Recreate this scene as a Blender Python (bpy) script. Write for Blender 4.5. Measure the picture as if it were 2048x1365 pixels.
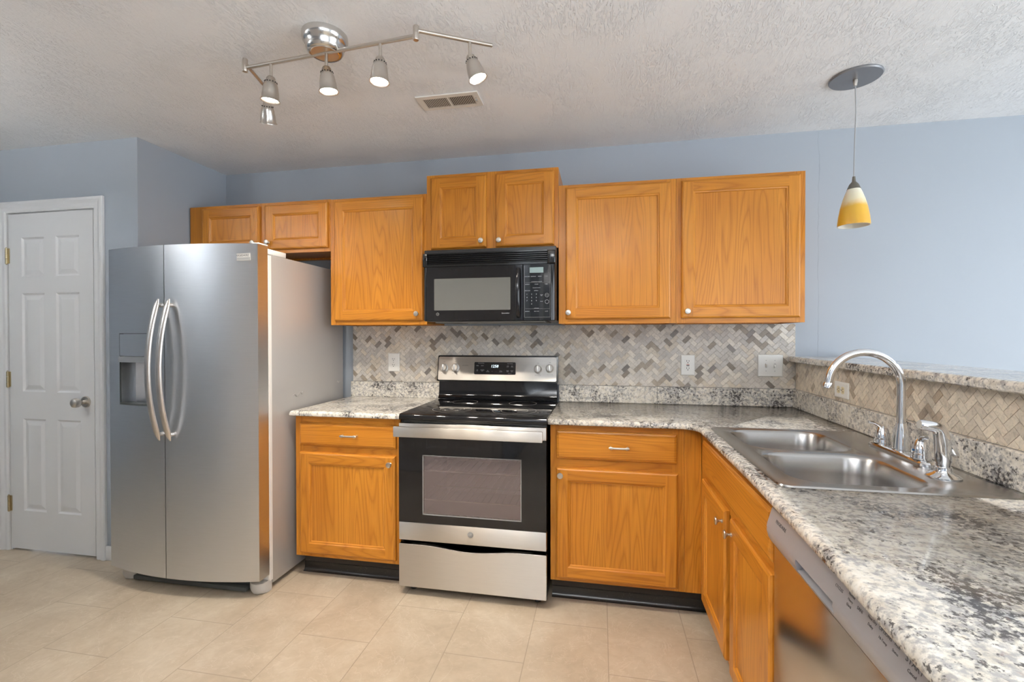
import bpy, bmesh, math, random
from mathutils import Vector, Matrix

# ------------------------------------------------------------------ scene, camera, light, exposure
for o in list(bpy.data.objects):
    bpy.data.objects.remove(o, do_unlink=True)
S = bpy.context.scene
COL = S.collection
PI = math.pi

F_PX, YAW, PITCH, ROLL, PPY = 931.27, 0.187903, -0.0086308, -0.0012992, 679.49
CAM = Vector((0.99104, -2.88225, 1.31547))
r0 = Vector((math.cos(YAW), math.sin(YAW), 0)); f0 = Vector((-math.sin(YAW), math.cos(YAW), 0)); u0 = Vector((0, 0, 1))
fw = f0 * math.cos(PITCH) + u0 * math.sin(PITCH); u1 = -f0 * math.sin(PITCH) + u0 * math.cos(PITCH)
rt = r0 * math.cos(ROLL) + u1 * math.sin(ROLL); up = -r0 * math.sin(ROLL) + u1 * math.cos(ROLL)
cam = bpy.data.objects.new('camera', bpy.data.cameras.new('camera')); COL.objects.link(cam)
cam.matrix_world = Matrix(((rt.x, up.x, -fw.x, CAM.x), (rt.y, up.y, -fw.y, CAM.y), (rt.z, up.z, -fw.z, CAM.z), (0, 0, 0, 1)))
cam.data.sensor_width = 36.0; cam.data.sensor_fit = 'HORIZONTAL'
cam.data.lens = F_PX / 2048 * 36.0
cam.data.shift_y = (PPY - 682.5) / 2048
cam.data.clip_start = 0.02
S.camera = cam

S.view_settings.view_transform = 'Standard'; S.view_settings.look = 'None'
S.view_settings.gamma = 1.0; S.view_settings.use_curve_mapping = False
S.view_settings.exposure = 0.72

W = bpy.data.worlds.new('daylight'); S.world = W; W.use_nodes = True
bg = W.node_tree.nodes['Background']; bg.inputs[0].default_value = (0.75, 0.86, 1.0, 1); bg.inputs[1].default_value = 1.2

def area(name, loc, rot, sx, sy, power, col):
    l = bpy.data.lights.new(name, 'AREA'); l.shape = 'RECTANGLE'; l.size = sx; l.size_y = sy; l.energy = power; l.color = col
    o = bpy.data.objects.new(name, l); COL.objects.link(o); o.location = loc; o.rotation_euler = rot
    return o
DAY = (0.92, 0.965, 1.0)
area('added_daylight_east', (5.25, -2.4, 1.25), (0, PI / 2, 0), 2.1, 3.0, 64, DAY)          # added daylight panel at an unseen opening on the dining side
area('added_daylight_south', (3.4, -5.25, 1.35), (PI / 2, 0, 0), 2.6, 1.7, 20, DAY)         # added daylight panel inside the unseen south opening
WARM = (1.0, 0.90, 0.77)

def lin(r, g, b):
    f = lambda c: ((c / 255 + 0.055) / 1.055) ** 2.4 if c > 10.3 else c / 255 / 12.92
    return (f(r), f(g), f(b), 1)

# ------------------------------------------------------------------ materials
def mat(name, base=(0.8, 0.8, 0.8, 1), rough=0.5, metal=0.0, **kw):
    m = bpy.data.materials.new(name); m.use_nodes = True
    b = m.node_tree.nodes['Principled BSDF']
    b.inputs['Base Color'].default_value = base if len(base) == 4 else (*base, 1)
    b.inputs['Roughness'].default_value = rough; b.inputs['Metallic'].default_value = metal
    for k, v in kw.items():
        b.inputs[k].default_value = v
    return m
class NT:
    def __init__(s, m):
        s.t = m.node_tree; s.b = s.t.nodes['Principled BSDF']
    def n(s, typ, **kw):
        x = s.t.nodes.new(typ)
        for k, v in kw.items():
            if k.startswith('i_'):
                key = k[2:]; key = int(key) if key.isdigit() else key
                x.inputs[key].default_value = v
            else: setattr(x, k, v)
        return x
    def l(s, a, b): s.t.links.new(a, b)
    def coords(s, scale=(1, 1, 1), rnd=True, rot=(0, 0, 0)):
        tc = s.n('ShaderNodeTexCoord'); mp = s.n('ShaderNodeMapping'); mp.inputs['Scale'].default_value = scale; mp.inputs['Rotation'].default_value = rot
        if rnd:
            oi = s.n('ShaderNodeObjectInfo'); ml = s.n('ShaderNodeVectorMath', operation='SCALE'); cx = s.n('ShaderNodeCombineXYZ')
            s.l(oi.outputs['Random'], cx.inputs[0]); s.l(oi.outputs['Random'], cx.inputs[1]); s.l(oi.outputs['Random'], cx.inputs[2])
            s.l(cx.outputs[0], ml.inputs[0]); ml.inputs['Scale'].default_value = 37.0
            ad = s.n('ShaderNodeVectorMath', operation='ADD'); s.l(tc.outputs['Object'], ad.inputs[0]); s.l(ml.outputs[0], ad.inputs[1])
            s.l(ad.outputs[0], mp.inputs[0])
        else: s.l(tc.outputs['Object'], mp.inputs[0])
        return mp.outputs[0]
    def noise(s, v, scale, detail=2, rough=0.5, dist=0.0):
        x = s.n('ShaderNodeTexNoise'); x.inputs['Scale'].default_value = scale; x.inputs['Detail'].default_value = detail
        x.inputs['Roughness'].default_value = rough; x.inputs['Distortion'].default_value = dist; s.l(v, x.inputs['Vector']); return x.outputs['Fac']
    def ramp(s, f, stops, interp='LINEAR'):
        x = s.n('ShaderNodeValToRGB'); x.color_ramp.interpolation = interp; e = x.color_ramp.elements
        while len(e) < len(stops): e.new(0.5)
        for el, (p, c) in zip(e, stops):
            el.position = p; el.color = c if len(c) == 4 else (*c, 1)
        s.l(f, x.inputs[0]); return x.outputs[0]
    def math(s, op, a, b=None):
        x = s.n('ShaderNodeMath', operation=op)
        for i, q in enumerate((a, b)):
            if q is None: continue
            if isinstance(q, (int, float)): x.inputs[i].default_value = q
            else: s.l(q, x.inputs[i])
        return x.outputs[0]
    def mix(s, f, a, b, blend='MIX'):
        x = s.n('ShaderNodeMix', data_type='RGBA', blend_type=blend)
        for i, q in ((0, f), (6, a), (7, b)):
            if isinstance(q, (int, float, tuple)): x.inputs[i].default_value = q
            else: s.l(q, x.inputs[i])
        return x.outputs[2]
    def bump(s, h, strength, dist):
        x = s.n('ShaderNodeBump'); x.inputs['Strength'].default_value = strength; x.inputs['Distance'].default_value = dist
        s.l(h, x.inputs['Height']); s.l(x.outputs[0], s.b.inputs['Normal'])

def oak(name, vertical):
    m = mat(name, rough=0.32); t = NT(m)
    sc = (1, 1, 0.085) if vertical else (0.085, 0.085, 1)
    v = t.coords(sc)
    h = t.noise(v, 7.5, 1.5, 0.5, 0.25)
    bands = t.math('FRACT', t.math('MULTIPLY', h, 21.0))
    line = t.ramp(bands, [(0.0, (0.56, 0.40, 0.22)), (0.16, (0.90, 0.88, 0.86)), (0.45, (1.08, 1.08, 1.08)), (0.75, (1, 1, 1)), (0.92, (0.76, 0.66, 0.52)), (1.0, (0.56, 0.40, 0.22))])
    sc2 = (1, 1, 0.016) if vertical else (0.016, 0.016, 1)
    pores = t.noise(t.coords(sc2), 330, 2, 0.6)
    pl = t.ramp(pores, [(0.34, (0.72, 0.72, 0.72)), (0.52, (1, 1, 1))])
    tone = t.noise(t.coords((1, 1, 0.2) if vertical else (0.2, 0.2, 1)), 6, 2, 0.5)
    base = t.ramp(tone, [(0.25, lin(189, 119, 36)), (0.75, lin(207, 138, 48))])
    c = t.mix(0.46, base, line, 'MULTIPLY'); c = t.mix(0.55, c, pl, 'MULTIPLY')
    t.l(c, t.b.inputs['Base Color'])
    t.b.inputs['Specular IOR Level'].default_value = 0.32
    t.b.inputs['Coat Weight'].default_value = 0.10; t.b.inputs['Coat Roughness'].default_value = 0.18
    t.bump(pores, 0.08, 0.001)
    return m
OAKV, OAKH = oak('oak_vertical_grain', True), oak('oak_cross_grain', False)
OAK = [OAKV, OAKH]

def granite():
    m = mat('speckled_granite', rough=0.12); t = NT(m)
    v = t.coords((1, 1, 1), rnd=False)
    big = t.noise(v, 6.0, 3, 0.6)
    n1 = t.noise(v, 26, 5, 0.65); n2 = t.noise(v, 92, 5, 0.65); n3 = t.noise(v, 150, 3, 0.6); n4 = t.noise(v, 70, 5, 0.66)
    base = t.ramp(n1, [(0.30, lin(188, 180, 167)), (0.45, lin(217, 211, 198)), (0.60, lin(230, 226, 217)), (0.74, lin(212, 201, 181))])
    gm = t.math('ADD', t.math('MULTIPLY', n4, 0.70), t.math('MULTIPLY', big, 0.30))
    grey = t.ramp(gm, [(0.455, (0, 0, 0)), (0.560, (1, 1, 1))])
    c = t.mix(t.math('MULTIPLY', grey, 0.68), base, lin(128, 127, 131))
    dm = t.math('ADD', t.math('MULTIPLY', n2, 0.52), t.math('ADD', t.math('MULTIPLY', n3, 0.12), t.math('MULTIPLY', big, 0.36)))
    dark = t.ramp(dm, [(0.532, (0, 0, 0)), (0.572, (1, 1, 1))])
    c = t.mix(t.math('MULTIPLY', dark, 0.88), c, lin(52, 49, 50))
    rd = t.ramp(t.noise(v, 40, 3, 0.55), [(0.66, (0, 0, 0)), (0.72, (1, 1, 1))])
    c = t.mix(t.math('MULTIPLY', rd, 0.32), c, lin(140, 110, 98))
    t.l(c, t.b.inputs['Base Color'])
    return m
GRANITE = granite()

def steel(name, col=(0.60, 0.59, 0.58), rough=0.28, aniso=0.75, tangent=(0, 0, 1), grain=True):
    m = mat(name, col, rough, 1.0); t = NT(m)
    t.b.inputs['Anisotropic'].default_value = aniso
    tg = t.n('ShaderNodeCombineXYZ')
    for i in range(3): tg.inputs[i].default_value = tangent[i]
    t.l(tg.outputs[0], t.b.inputs['Tangent'])
    if grain:
        sc = (0.02, 0.02, 1) if tangent[2] else (1, 1, 0.02)
        g = t.noise(t.coords(sc, rnd=False), 420, 2, 0.6)
        c = t.ramp(g, [(0.3, tuple(x * 0.975 for x in col)), (0.7, tuple(min(1, x * 1.02) for x in col))])
        t.l(c, t.b.inputs['Base Color'])
    return m
STEEL = steel('brushed_steel', (0.70, 0.72, 0.75), 0.33, 0.7)
STEEL_RANGE = steel('brushed_steel_range', (0.68, 0.65, 0.61), 0.37, 1.0)
STEEL_SINK = steel('sink_steel', (0.47, 0.455, 0.44), 0.27, 0.75, (0, 0, 1))
NICKEL = mat('brushed_nickel', (0.62, 0.58, 0.53), 0.32, 1.0)
CHROME = mat('polished_chrome', (0.82, 0.83, 0.85), 0.06, 1.0)
BRASS = mat('aged_brass', (0.55, 0.47, 0.30), 0.35, 1.0)
BLACK = mat('black_plastic', (0.012, 0.012, 0.013), 0.35)
BLACKGLOSS = mat('black_gloss', (0.008, 0.008, 0.009), 0.06)
BLACKENAMEL = mat('black_enamel', (0.012, 0.012, 0.012), 0.14)
WHITE = mat('white_paint', lin(228, 229, 230), 0.32)
WHITEPL = mat('white_plastic', lin(236, 235, 230), 0.3)
IVORY = mat('ivory_plastic', lin(226, 214, 176), 0.35)
GREYPL = mat('grey_plastic', lin(150, 150, 148), 0.4)
LTGREYPL = mat('light_grey_plastic', lin(196, 194, 190), 0.4)
DKGREYPL = mat('dark_grey_plastic', lin(70, 74, 74), 0.45)
SLOT = mat('slot_black', (0.01, 0.01, 0.01), 0.6)
INK = mat('dark_print', lin(84, 82, 84), 0.5)
PRINT = mat('pale_print', lin(176, 178, 180), 0.5)
def emit(name, col, strength):
    m = mat(name, (0, 0, 0, 1)); b = m.node_tree.nodes['Principled BSDF']
    b.inputs['Emission Color'].default_value = (*col, 1); b.inputs['Emission Strength'].default_value = strength
    return m
BULB = emit('lit_bulb', (1.0, 0.93, 0.80), 28.0)
CLOCK = emit('clock_digits', (0.72, 0.90, 1.0), 1.3)
LCD = mat('lcd_screen', lin(128, 146, 146), 0.3)

def wallpaint():
    m = mat('blue_grey_paint', lin(162, 170, 179), 0.55); t = NT(m)
    v = t.coords((1, 1, 1), rnd=False)
    t.bump(t.noise(v, 180, 3, 0.6), 0.06, 0.002)
    return m
WALL = wallpaint()
def wallcrack():                      # the back wall has a fine drywall seam running down beside the wall cabinets
    m = mat('blue_grey_paint_with_seam', lin(162, 170, 179), 0.55); t = NT(m)
    tc = t.n('ShaderNodeTexCoord'); sp = t.n('ShaderNodeSeparateXYZ'); t.l(tc.outputs['Object'], sp.inputs[0])
    w = t.noise(tc.outputs['Object'], 9, 3, 0.6)
    d = t.math('ABSOLUTE', t.math('SUBTRACT', t.math('ADD', sp.outputs[0], t.math('MULTIPLY', t.math('SUBTRACT', w, 0.5), 0.025)), 2.187))
    ln = t.ramp(d, [(0.0006, (1, 1, 1)), (0.0026, (0, 0, 0))])
    fade = t.ramp(t.noise(tc.outputs['Object'], 4, 2, 0.5), [(0.35, (0.2, 0.2, 0.2)), (0.6, (1, 1, 1))])
    k = t.math('MULTIPLY', t.math('MULTIPLY', ln, fade), 0.45)
    t.l(t.mix(k, lin(162, 170, 179), lin(112, 120, 130)), t.b.inputs['Base Color'])
    t.bump(t.noise(tc.outputs['Object'], 180, 3, 0.6), 0.06, 0.002)
    return m
WALLB = wallcrack()
def ceilpaint():
    m = mat('textured_ceiling_paint', lin(236, 239, 242), 0.7); t = NT(m)
    v = t.coords((1, 1, 1), rnd=False)
    a = t.noise(v, 4.5, 2, 0.5); b = t.noise(t.coords((1, 0.35, 1), rnd=False, rot=(0, 0, 0.6)), 52, 4, 0.62, 2.2); c = t.noise(v, 130, 2, 0.5)
    s1 = t.ramp(b, [(0.50, (0, 0, 0)), (0.58, (1, 1, 1))])
    mask = t.ramp(a, [(0.38, (0.15, 0.15, 0.15)), (0.62, (1, 1, 1))])
    h = t.math('ADD', t.math('MULTIPLY', s1, mask), t.math('MULTIPLY', c, 0.2))
    t.bump(h, 0.62, 0.006)
    return m
CEIL = ceilpaint()
def floortile():
    m = mat('beige_floor_tile', rough=0.38); t = NT(m)
    tc = t.n('ShaderNodeTexCoord'); sp = t.n('ShaderNodeSeparateXYZ'); t.l(tc.outputs['Object'], sp.inputs[0])
    cb = t.n('ShaderNodeCombineXYZ'); t.l(t.math('ADD', sp.outputs[1], 0.4835 + 567), cb.inputs[0]); t.l(t.math('ADD', sp.outputs[0], -0.019 + 334.5), cb.inputs[1])
    br = t.n('ShaderNodeTexBrick'); t.l(cb.outputs[0], br.inputs[0])
    br.offset = 0.5; br.inputs['Scale'].default_value = 1; br.inputs['Brick Width'].default_value = 0.567; br.inputs['Row Height'].default_value = 0.3345
    br.inputs['Mortar Size'].default_value = 0.0022; br.inputs['Mortar Smooth'].default_value = 0.3; br.inputs['Bias'].default_value = 0
    br.inputs['Color1'].default_value = (0.35, 0.35, 0.35, 1); br.inputs['Color2'].default_value = (0.65, 0.65, 0.65, 1); br.inputs['Mortar'].default_value = (0.5, 0.5, 0.5, 1)
    v = tc.outputs['Object']
    n = t.noise(v, 3.2, 5, 0.62, 0.8); f = t.noise(v, 26, 4, 0.6, 0.5)
    mixn = t.math('ADD', t.math('MULTIPLY', n, 0.62), t.math('ADD', t.math('MULTIPLY', f, 0.25), t.math('MULTIPLY', br.outputs['Color'], 0.16)))
    base = t.ramp(mixn, [(0.36, lin(170, 153, 131)), (0.52, lin(185, 169, 147)), (0.66, lin(197, 183, 162))])
    vein = t.ramp(t.math('ABSOLUTE', t.math('SUBTRACT', t.noise(v, 5.5, 4, 0.6, 1.2), 0.5)), [(0.0, (1, 1, 1)), (0.012, (0, 0, 0))])
    base = t.mix(t.math('MULTIPLY', vein, 0.16), base, lin(232, 220, 204))
    c = t.mix(t.math('MULTIPLY', br.outputs['Fac'], 0.75), base, lin(150, 134, 114))
    t.l(c, t.b.inputs['Base Color'])
    h = t.math('SUBTRACT', t.math('MULTIPLY', f, 0.12), br.outputs['Fac'])
    t.bump(h, 0.25, 0.0015)
    return m
FLOOR = floortile()
def mosaic():
    m = mat('stone_mosaic_tile', rough=0.34); t = NT(m)
    at = t.n('ShaderNodeVertexColor'); at.layer_name = 'tile_tone'
    v = t.coords((1, 1, 1), rnd=False)
    n = t.noise(v, 60, 4, 0.65, 1.0); p = t.noise(v, 210, 2, 0.6)
    mo = t.ramp(n, [(0.30, (0.66, 0.65, 0.63)), (0.52, (1, 1, 1)), (0.72, (1.04, 1.01, 0.96))])
    pit = t.ramp(p, [(0.30, (0.6, 0.58, 0.55)), (0.40, (1, 1, 1))])
    c = t.mix(0.8, at.outputs['Color'], mo, 'MULTIPLY'); c = t.mix(0.45, c, pit, 'MULTIPLY')
    t.l(c, t.b.inputs['Base Color'])
    return m
MOSAIC = mosaic()
GROUT = mat('sandy_grout', lin(176, 166, 152), 0.8)
def vinyl():
    m = mat('black_vinyl_base', (0.012, 0.011, 0.010), 0.3); t = NT(m)
    v = t.coords((1, 1, 1), rnd=False)
    d = t.ramp(t.noise(v, 120, 2, 0.6), [(0.66, (0, 0, 0)), (0.72, (1, 1, 1))])
    t.l(t.mix(t.math('MULTIPLY', d, 0.35), lin(26, 24, 22), lin(120, 112, 104)), t.b.inputs['Base Color'])
    return m
VINYL = vinyl()
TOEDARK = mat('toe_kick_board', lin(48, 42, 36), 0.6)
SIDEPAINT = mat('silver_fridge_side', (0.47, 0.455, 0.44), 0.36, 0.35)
GASKET = mat('white_gasket', lin(226, 224, 220), 0.5)
def glasspane():
    m = bpy.data.materials.new('tinted_oven_glass'); m.use_nodes = True; nt = m.node_tree; nt.nodes.clear()
    out = nt.nodes.new('ShaderNodeOutputMaterial'); tr = nt.nodes.new('ShaderNodeBsdfTransparent'); gl = nt.nodes.new('ShaderNodeBsdfGlossy')
    tr.inputs[0].default_value = (0.85, 0.80, 0.79, 1); gl.inputs['Roughness'].default_value = 0.03; gl.inputs[0].default_value = (0.9, 0.9, 0.9, 1)
    fr = nt.nodes.new('ShaderNodeFresnel'); fr.inputs[0].default_value = 1.6; mx = nt.nodes.new('ShaderNodeMixShader')
    df = nt.nodes.new('ShaderNodeBsdfDiffuse'); df.inputs[0].default_value = lin(176, 160, 158); m2 = nt.nodes.new('ShaderNodeMixShader'); m2.inputs[0].default_value = 0.32
    nt.links.new(tr.outputs[0], m2.inputs[1]); nt.links.new(df.outputs[0], m2.inputs[2]); nt.links.new(fr.outputs[0], mx.inputs[0]); nt.links.new(m2.outputs[0], mx.inputs[1]); nt.links.new(gl.outputs[0], mx.inputs[2]); nt.links.new(mx.outputs[0], out.inputs[0])
    return m
OVENGLASS = glasspane()
OVENIN = mat('oven_liner', lin(214, 204, 200), 0.35)
MWSCREEN = mat('microwave_screen', lin(104, 104, 100), 0.16)
def shadeglass():
    m = mat('amber_glass', rough=0.28); t = NT(m)
    tc = t.n('ShaderNodeTexCoord'); sp = t.n('ShaderNodeSeparateXYZ'); t.l(tc.outputs['Object'], sp.inputs[0])
    wob = t.noise(tc.outputs['Object'], 26, 3, 0.6)
    z = t.math('ADD', sp.outputs[2], t.math('MULTIPLY', t.math('SUBTRACT', wob, 0.5), 0.03))
    c = t.ramp(t.math('MULTIPLY', t.math('ADD', z, 0.70), 3.0), [(0.0, lin(212, 160, 40)), (0.36, lin(224, 176, 64)), (0.46, lin(232, 222, 190)), (0.7, lin(238, 234, 222))])
    # object origin sits at the canopy: shade spans local z -0.66 .. -0.50
    t.l(c, t.b.inputs['Base Color']); t.b.inputs['Subsurface Weight'].default_value = 0.25; t.b.inputs['Subsurface Radius'].default_value = (0.02, 0.012, 0.005)
    return m
SHADE = shadeglass()
SHADEIN = mat('white_glass_inside', lin(238, 234, 222), 0.35)

# ------------------------------------------------------------------ mesh helpers
class MB:
    def __init__(s): s.bm = bmesh.new()
    def _tag(s, before, mi):
        for f in s.bm.faces:
            if f.index == -1 or f not in before: pass
    def face(s, pts, mi=0):
        f = s.bm.faces.new([s.bm.verts.new(p) for p in pts]); f.material_index = mi; return f
    def box(s, x0, x1, y0, y1, z0, z1, mi=0, bev=0.0, seg=2):
        x0, x1 = min(x0, x1), max(x0, x1); y0, y1 = min(y0, y1), max(y0, y1); z0, z1 = min(z0, z1), max(z0, z1)
        b = bmesh.new()
        v = [b.verts.new((x, y, z)) for z in (z0, z1) for y in (y0, y1) for x in (x0, x1)]
        for q in ((0, 2, 3, 1), (4, 5, 7, 6), (0, 1, 5, 4), (2, 6, 7, 3), (0, 4, 6, 2), (1, 3, 7, 5)): b.faces.new([v[i] for i in q])
        if bev > 0: bmesh.ops.bevel(b, geom=list(b.edges), offset=bev, segments=seg, affect='EDGES', profile=0.5)
        s.merge(b, mi); return s
    def merge(s, b, mi=0, M=None):
        if M is not None: bmesh.ops.transform(b, matrix=M, verts=b.verts)
        mp = {v: s.bm.verts.new(v.co) for v in b.verts}
        for f in b.faces:
            try:
                g = s.bm.faces.new([mp[v] for v in f.verts]); g.material_index = mi if mi is not None else f.material_index
            except ValueError: pass
        b.free()
    def prism(s, poly, axis, a, b_, mi=0, bev=0.0):
        """poly: 2D points; axis: 'x' -> (y,z), 'y' -> (x,z), 'z' -> (x,y)"""
        mk = {'x': lambda p, t: (t, p[0], p[1]), 'y': lambda p, t: (p[0], t, p[1]), 'z': lambda p, t: (p[0], p[1], t)}[axis]
        b = bmesh.new(); A = [b.verts.new(mk(p, a)) for p in poly]; B = [b.verts.new(mk(p, b_)) for p in poly]; n = len(poly)
        b.faces.new(A); b.faces.new(B[::-1])
        for i in range(n): b.faces.new((A[i], B[i], B[(i + 1) % n], A[(i + 1) % n]))
        bmesh.ops.recalc_face_normals(b, faces=b.faces)
        if bev > 0:
            ed = [e for e in b.edges if len(e.link_faces) == 2 and e.calc_face_angle(0) > 0.5]
            bmesh.ops.bevel(b, geom=ed, offset=bev, segments=2, affect='EDGES')
        s.merge(b, mi); return s
    def lathe(s, prof, c=(0, 0, 0), seg=24, M=None, mi=0, cap=True):
        b = bmesh.new(); rings = []
        for r, z in prof:
            if r < 1e-6: rings.append([b.verts.new((0, 0, z))])
            else: rings.append([b.verts.new((r * math.cos(2 * PI * k / seg), r * math.sin(2 * PI * k / seg), z)) for k in range(seg)])
        for A, B in zip(rings, rings[1:]):
            for k in range(seg):
                k2 = (k + 1) % seg
                if len(A) == 1 and len(B) == 1: continue
                if len(A) == 1: b.faces.new((A[0], B[k2], B[k]))
                elif len(B) == 1: b.faces.new((A[k], A[k2], B[0]))
                else: b.faces.new((A[k], A[k2], B[k2], B[k]))
        if cap:
            for R_ in (rings[0], rings[-1]):
                if len(R_) > 1: b.faces.new(R_)
        bmesh.ops.recalc_face_normals(b, faces=b.faces)
        MM = Matrix.Translation(c) @ (M if M is not None else Matrix.Identity(4))
        s.merge(b, mi, MM); return s
    def tube(s, pts, r, seg=12, mi=0, ry=None, upv=(0, 0, 1)):
        pts = [Vector(p) for p in pts]; b = bmesh.new(); rings = []; n = len(pts); u_prev = None
        for i, p in enumerate(pts):
            d = (pts[min(i + 1, n - 1)] - pts[max(i - 1, 0)]).normalized()
            if u_prev is None:
                a = Vector(upv)
                if abs(d.dot(a)) > 0.95: a = Vector((1, 0, 0))
            else: a = u_prev
            u = (a - d * a.dot(d)).normalized(); w = d.cross(u); u_prev = u
            rr = r[i] if isinstance(r, (list, tuple)) else r
            r2 = (ry[i] if isinstance(ry, (list, tuple)) else ry) if ry is not None else rr
            rings.append([b.verts.new(p + u * rr * math.cos(2 * PI * k / seg) + w * r2 * math.sin(2 * PI * k / seg)) for k in range(seg)])
        for A, B in zip(rings, rings[1:]):
            for k in range(seg): b.faces.new((A[k], A[(k + 1) % seg], B[(k + 1) % seg], B[k]))
        b.faces.new(rings[0][::-1]); b.faces.new(rings[-1])
        bmesh.ops.recalc_face_normals(b, faces=b.faces)
        s.merge(b, mi); return s
    def build(s, name, mats, parent=None, smooth=35, loc=None, rotz=0.0, recalc=False):
        """mesh coordinates are world coordinates unless loc is given (then they are local to loc/rotz, relative to the parent)"""
        if recalc: bmesh.ops.recalc_face_normals(s.bm, faces=s.bm.faces)
        me = bpy.data.meshes.new(name)
        if parent is not None and loc is None:
            bmesh.ops.translate(s.bm, verts=s.bm.verts, vec=-world_loc(parent))
        s.bm.to_mesh(me); s.bm.free()
        for m in (mats if isinstance(mats, (list, tuple)) else [mats]): me.materials.append(m)
        if smooth:
            for p in me.polygons: p.use_smooth = True
            me.set_sharp_from_angle(angle=math.radians(smooth))
        o = bpy.data.objects.new(name, me); COL.objects.link(o)
        if parent is not None:
            o.parent = parent; WL[o.name] = world_loc(parent)
        if loc is not None:
            pl = world_loc(parent) if parent is not None else Vector((0, 0, 0))
            o.location = Vector(loc) - pl if parent is None or not rot_of(parent) else Vector(loc); o.rotation_euler.z = rotz
            WL[o.name] = Vector(loc); ROT[o.name] = rotz
        return o
WL = {}; ROT = {}
def world_loc(o): return WL.get(o.name, Vector((0, 0, 0)))
def rot_of(o): return ROT.get(o.name, 0.0)
def tag(o, label=None, cat=None, group=None, kind=None):
    if label: o['label'] = label
    if cat: o['category'] = cat
    if group: o['group'] = group
    if kind: o['kind'] = kind
    return o
def thing(name, label, cat, loc, group=None):
    o = bpy.data.objects.new(name, None); COL.objects.link(o); o.location = loc; o.empty_display_size = 0.05; WL[o.name] = Vector(loc)
    return tag(o, label, cat, group)
def struct(name, mb, mats, label=None, smooth=30):
    o = mb.build(name, mats, smooth=smooth); o['kind'] = 'structure'
    if label: o['label'] = label
    return o
def copy_part(o, parent, loc=None, rot=None):
    c = o.copy(); COL.objects.link(c); c.parent = parent
    if loc is not None: c.location = loc
    if rot is not None: c.rotation_euler = rot
    return c
def text(name, body, size, M, m, parent, depth=0.0003, align='CENTER'):
    cu = bpy.data.curves.new(name, 'FONT'); cu.body = body; cu.size = size; cu.align_x = align; cu.align_y = 'CENTER'; cu.extrude = depth; cu.resolution_u = 2
    t = bpy.data.objects.new(name, cu); COL.objects.link(t)
    dg = bpy.context.evaluated_depsgraph_get(); dg.update()
    me = bpy.data.meshes.new_from_object(t.evaluated_get(dg)); bpy.data.objects.remove(t, do_unlink=True)
    me.transform(M); me.transform(Matrix.Translation(-world_loc(parent)))
    me.materials.clear(); me.materials.append(m)
    o = bpy.data.objects.new(name, me); COL.objects.link(o); o.parent = parent
    return o
def facing_y(x, y, z, shear=0.0):    # text plane facing -Y
    return Matrix.Translation((x, y, z)) @ Matrix.Rotation(PI / 2, 4, 'X') @ Matrix.Shear('XY', 4, (0, 0)) @ Matrix(((1, shear, 0, 0), (0, 1, 0, 0), (0, 0, 1, 0), (0, 0, 0, 1)))
def facing_mx(x, y, z):              # text plane facing -X, reading along -Y
    return Matrix.Translation((x, y, z)) @ Matrix(((0, 0, -1, 0), (-1, 0, 0, 0), (0, 1, 0, 0), (0, 0, 0, 1)))
RX90 = Matrix.Rotation(PI / 2, 4, 'X')       # lathe axis +z -> -y

def rrect(x0, x1, y0, y1, r, seg=6):
    pts = []
    for cx, cy, a0 in ((x1 - r, y1 - r, 0), (x0 + r, y1 - r, PI / 2), (x0 + r, y0 + r, PI), (x1 - r, y0 + r, 1.5 * PI)):
        for k in range(seg + 1):
            a = a0 + PI / 2 * k / seg; pts.append((cx + r * math.cos(a), cy + r * math.sin(a)))
    return pts

# ------------------------------------------------------------------ room shell
H = 2.458
XL, YD, XE, XWEST, YS, YR, XJ = -1.624, -0.647, 5.4, -4.1, -5.4, -2.72, 0.10
struct('floor', MB().box(XWEST - .1, XE + .1, YS - .1, 0.1, -0.1, 0.0), FLOOR, 'beige tile floor laid in running bond')
struct('ceiling', MB().box(XWEST - .1, XE + .1, YS - .1, 0.1, H, H + 0.1), CEIL, 'white ceiling with brushed plaster texture')
struct('wall_back', MB().box(XL - .1, XE + .1, 0.0, 0.1, 0.0, H), WALLB, 'blue grey wall behind the cabinets')
struct('wall_left', MB().box(XL - 0.1, XL, YD + 0.1, -0.0005, 0.0, H), WALL, 'blue grey return wall beside the refrigerator')
b = MB(); D0, D1, DT = -2.592, -1.915, 2.075
b.box(D1, XL, YD, YD + 0.1, 0, H); b.box(XWEST, D0, YD, YD + 0.1, 0, H); b.box(D0, D1, YD, YD + 0.1, DT, H)
struct('wall_pantry', b, WALL, 'blue grey wall around the white pantry door')
b = MB(); b.box(D0 - .02, D1 + .02, YD + .35, YD + .4, 0, H)
struct('wall_closet', b, WALL)
def wall_with_hole(name, axis, c0, c1, a0, a1, h0, h1, z0, z1):
    b = MB()
    f = (lambda p, q, u, v: b.box(c0, c1, p, q, u, v)) if axis == 'x' else (lambda p, q, u, v: b.box(p, q, c0, c1, u, v))
    f(a0, h0, 0, H); f(h1, a1, 0, H)
    if z0 > 0: f(h0, h1, 0, z0)
    f(h0, h1, z1, H)
    return struct(name, b, WALL)
wall_with_hole('wall_east', 'x', XE, XE + .1, YS, 0, -3.95, -0.85, 0.0, 2.2)
wall_with_hole('wall_south', 'y', YS - .1, YS, XJ, XE, 2.05, 4.75, 0.5, 2.2)
struct('wall_west', MB().box(XWEST - .1, XWEST, YR, YD, 0, H), WALL)
struct('wall_rear', MB().box(XWEST, XJ, YR - .1, YR, 0, H), WALL)
struct('wall_hall', MB().box(XJ - .1, XJ, YS, YR - .1, 0, H), WALL)
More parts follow.
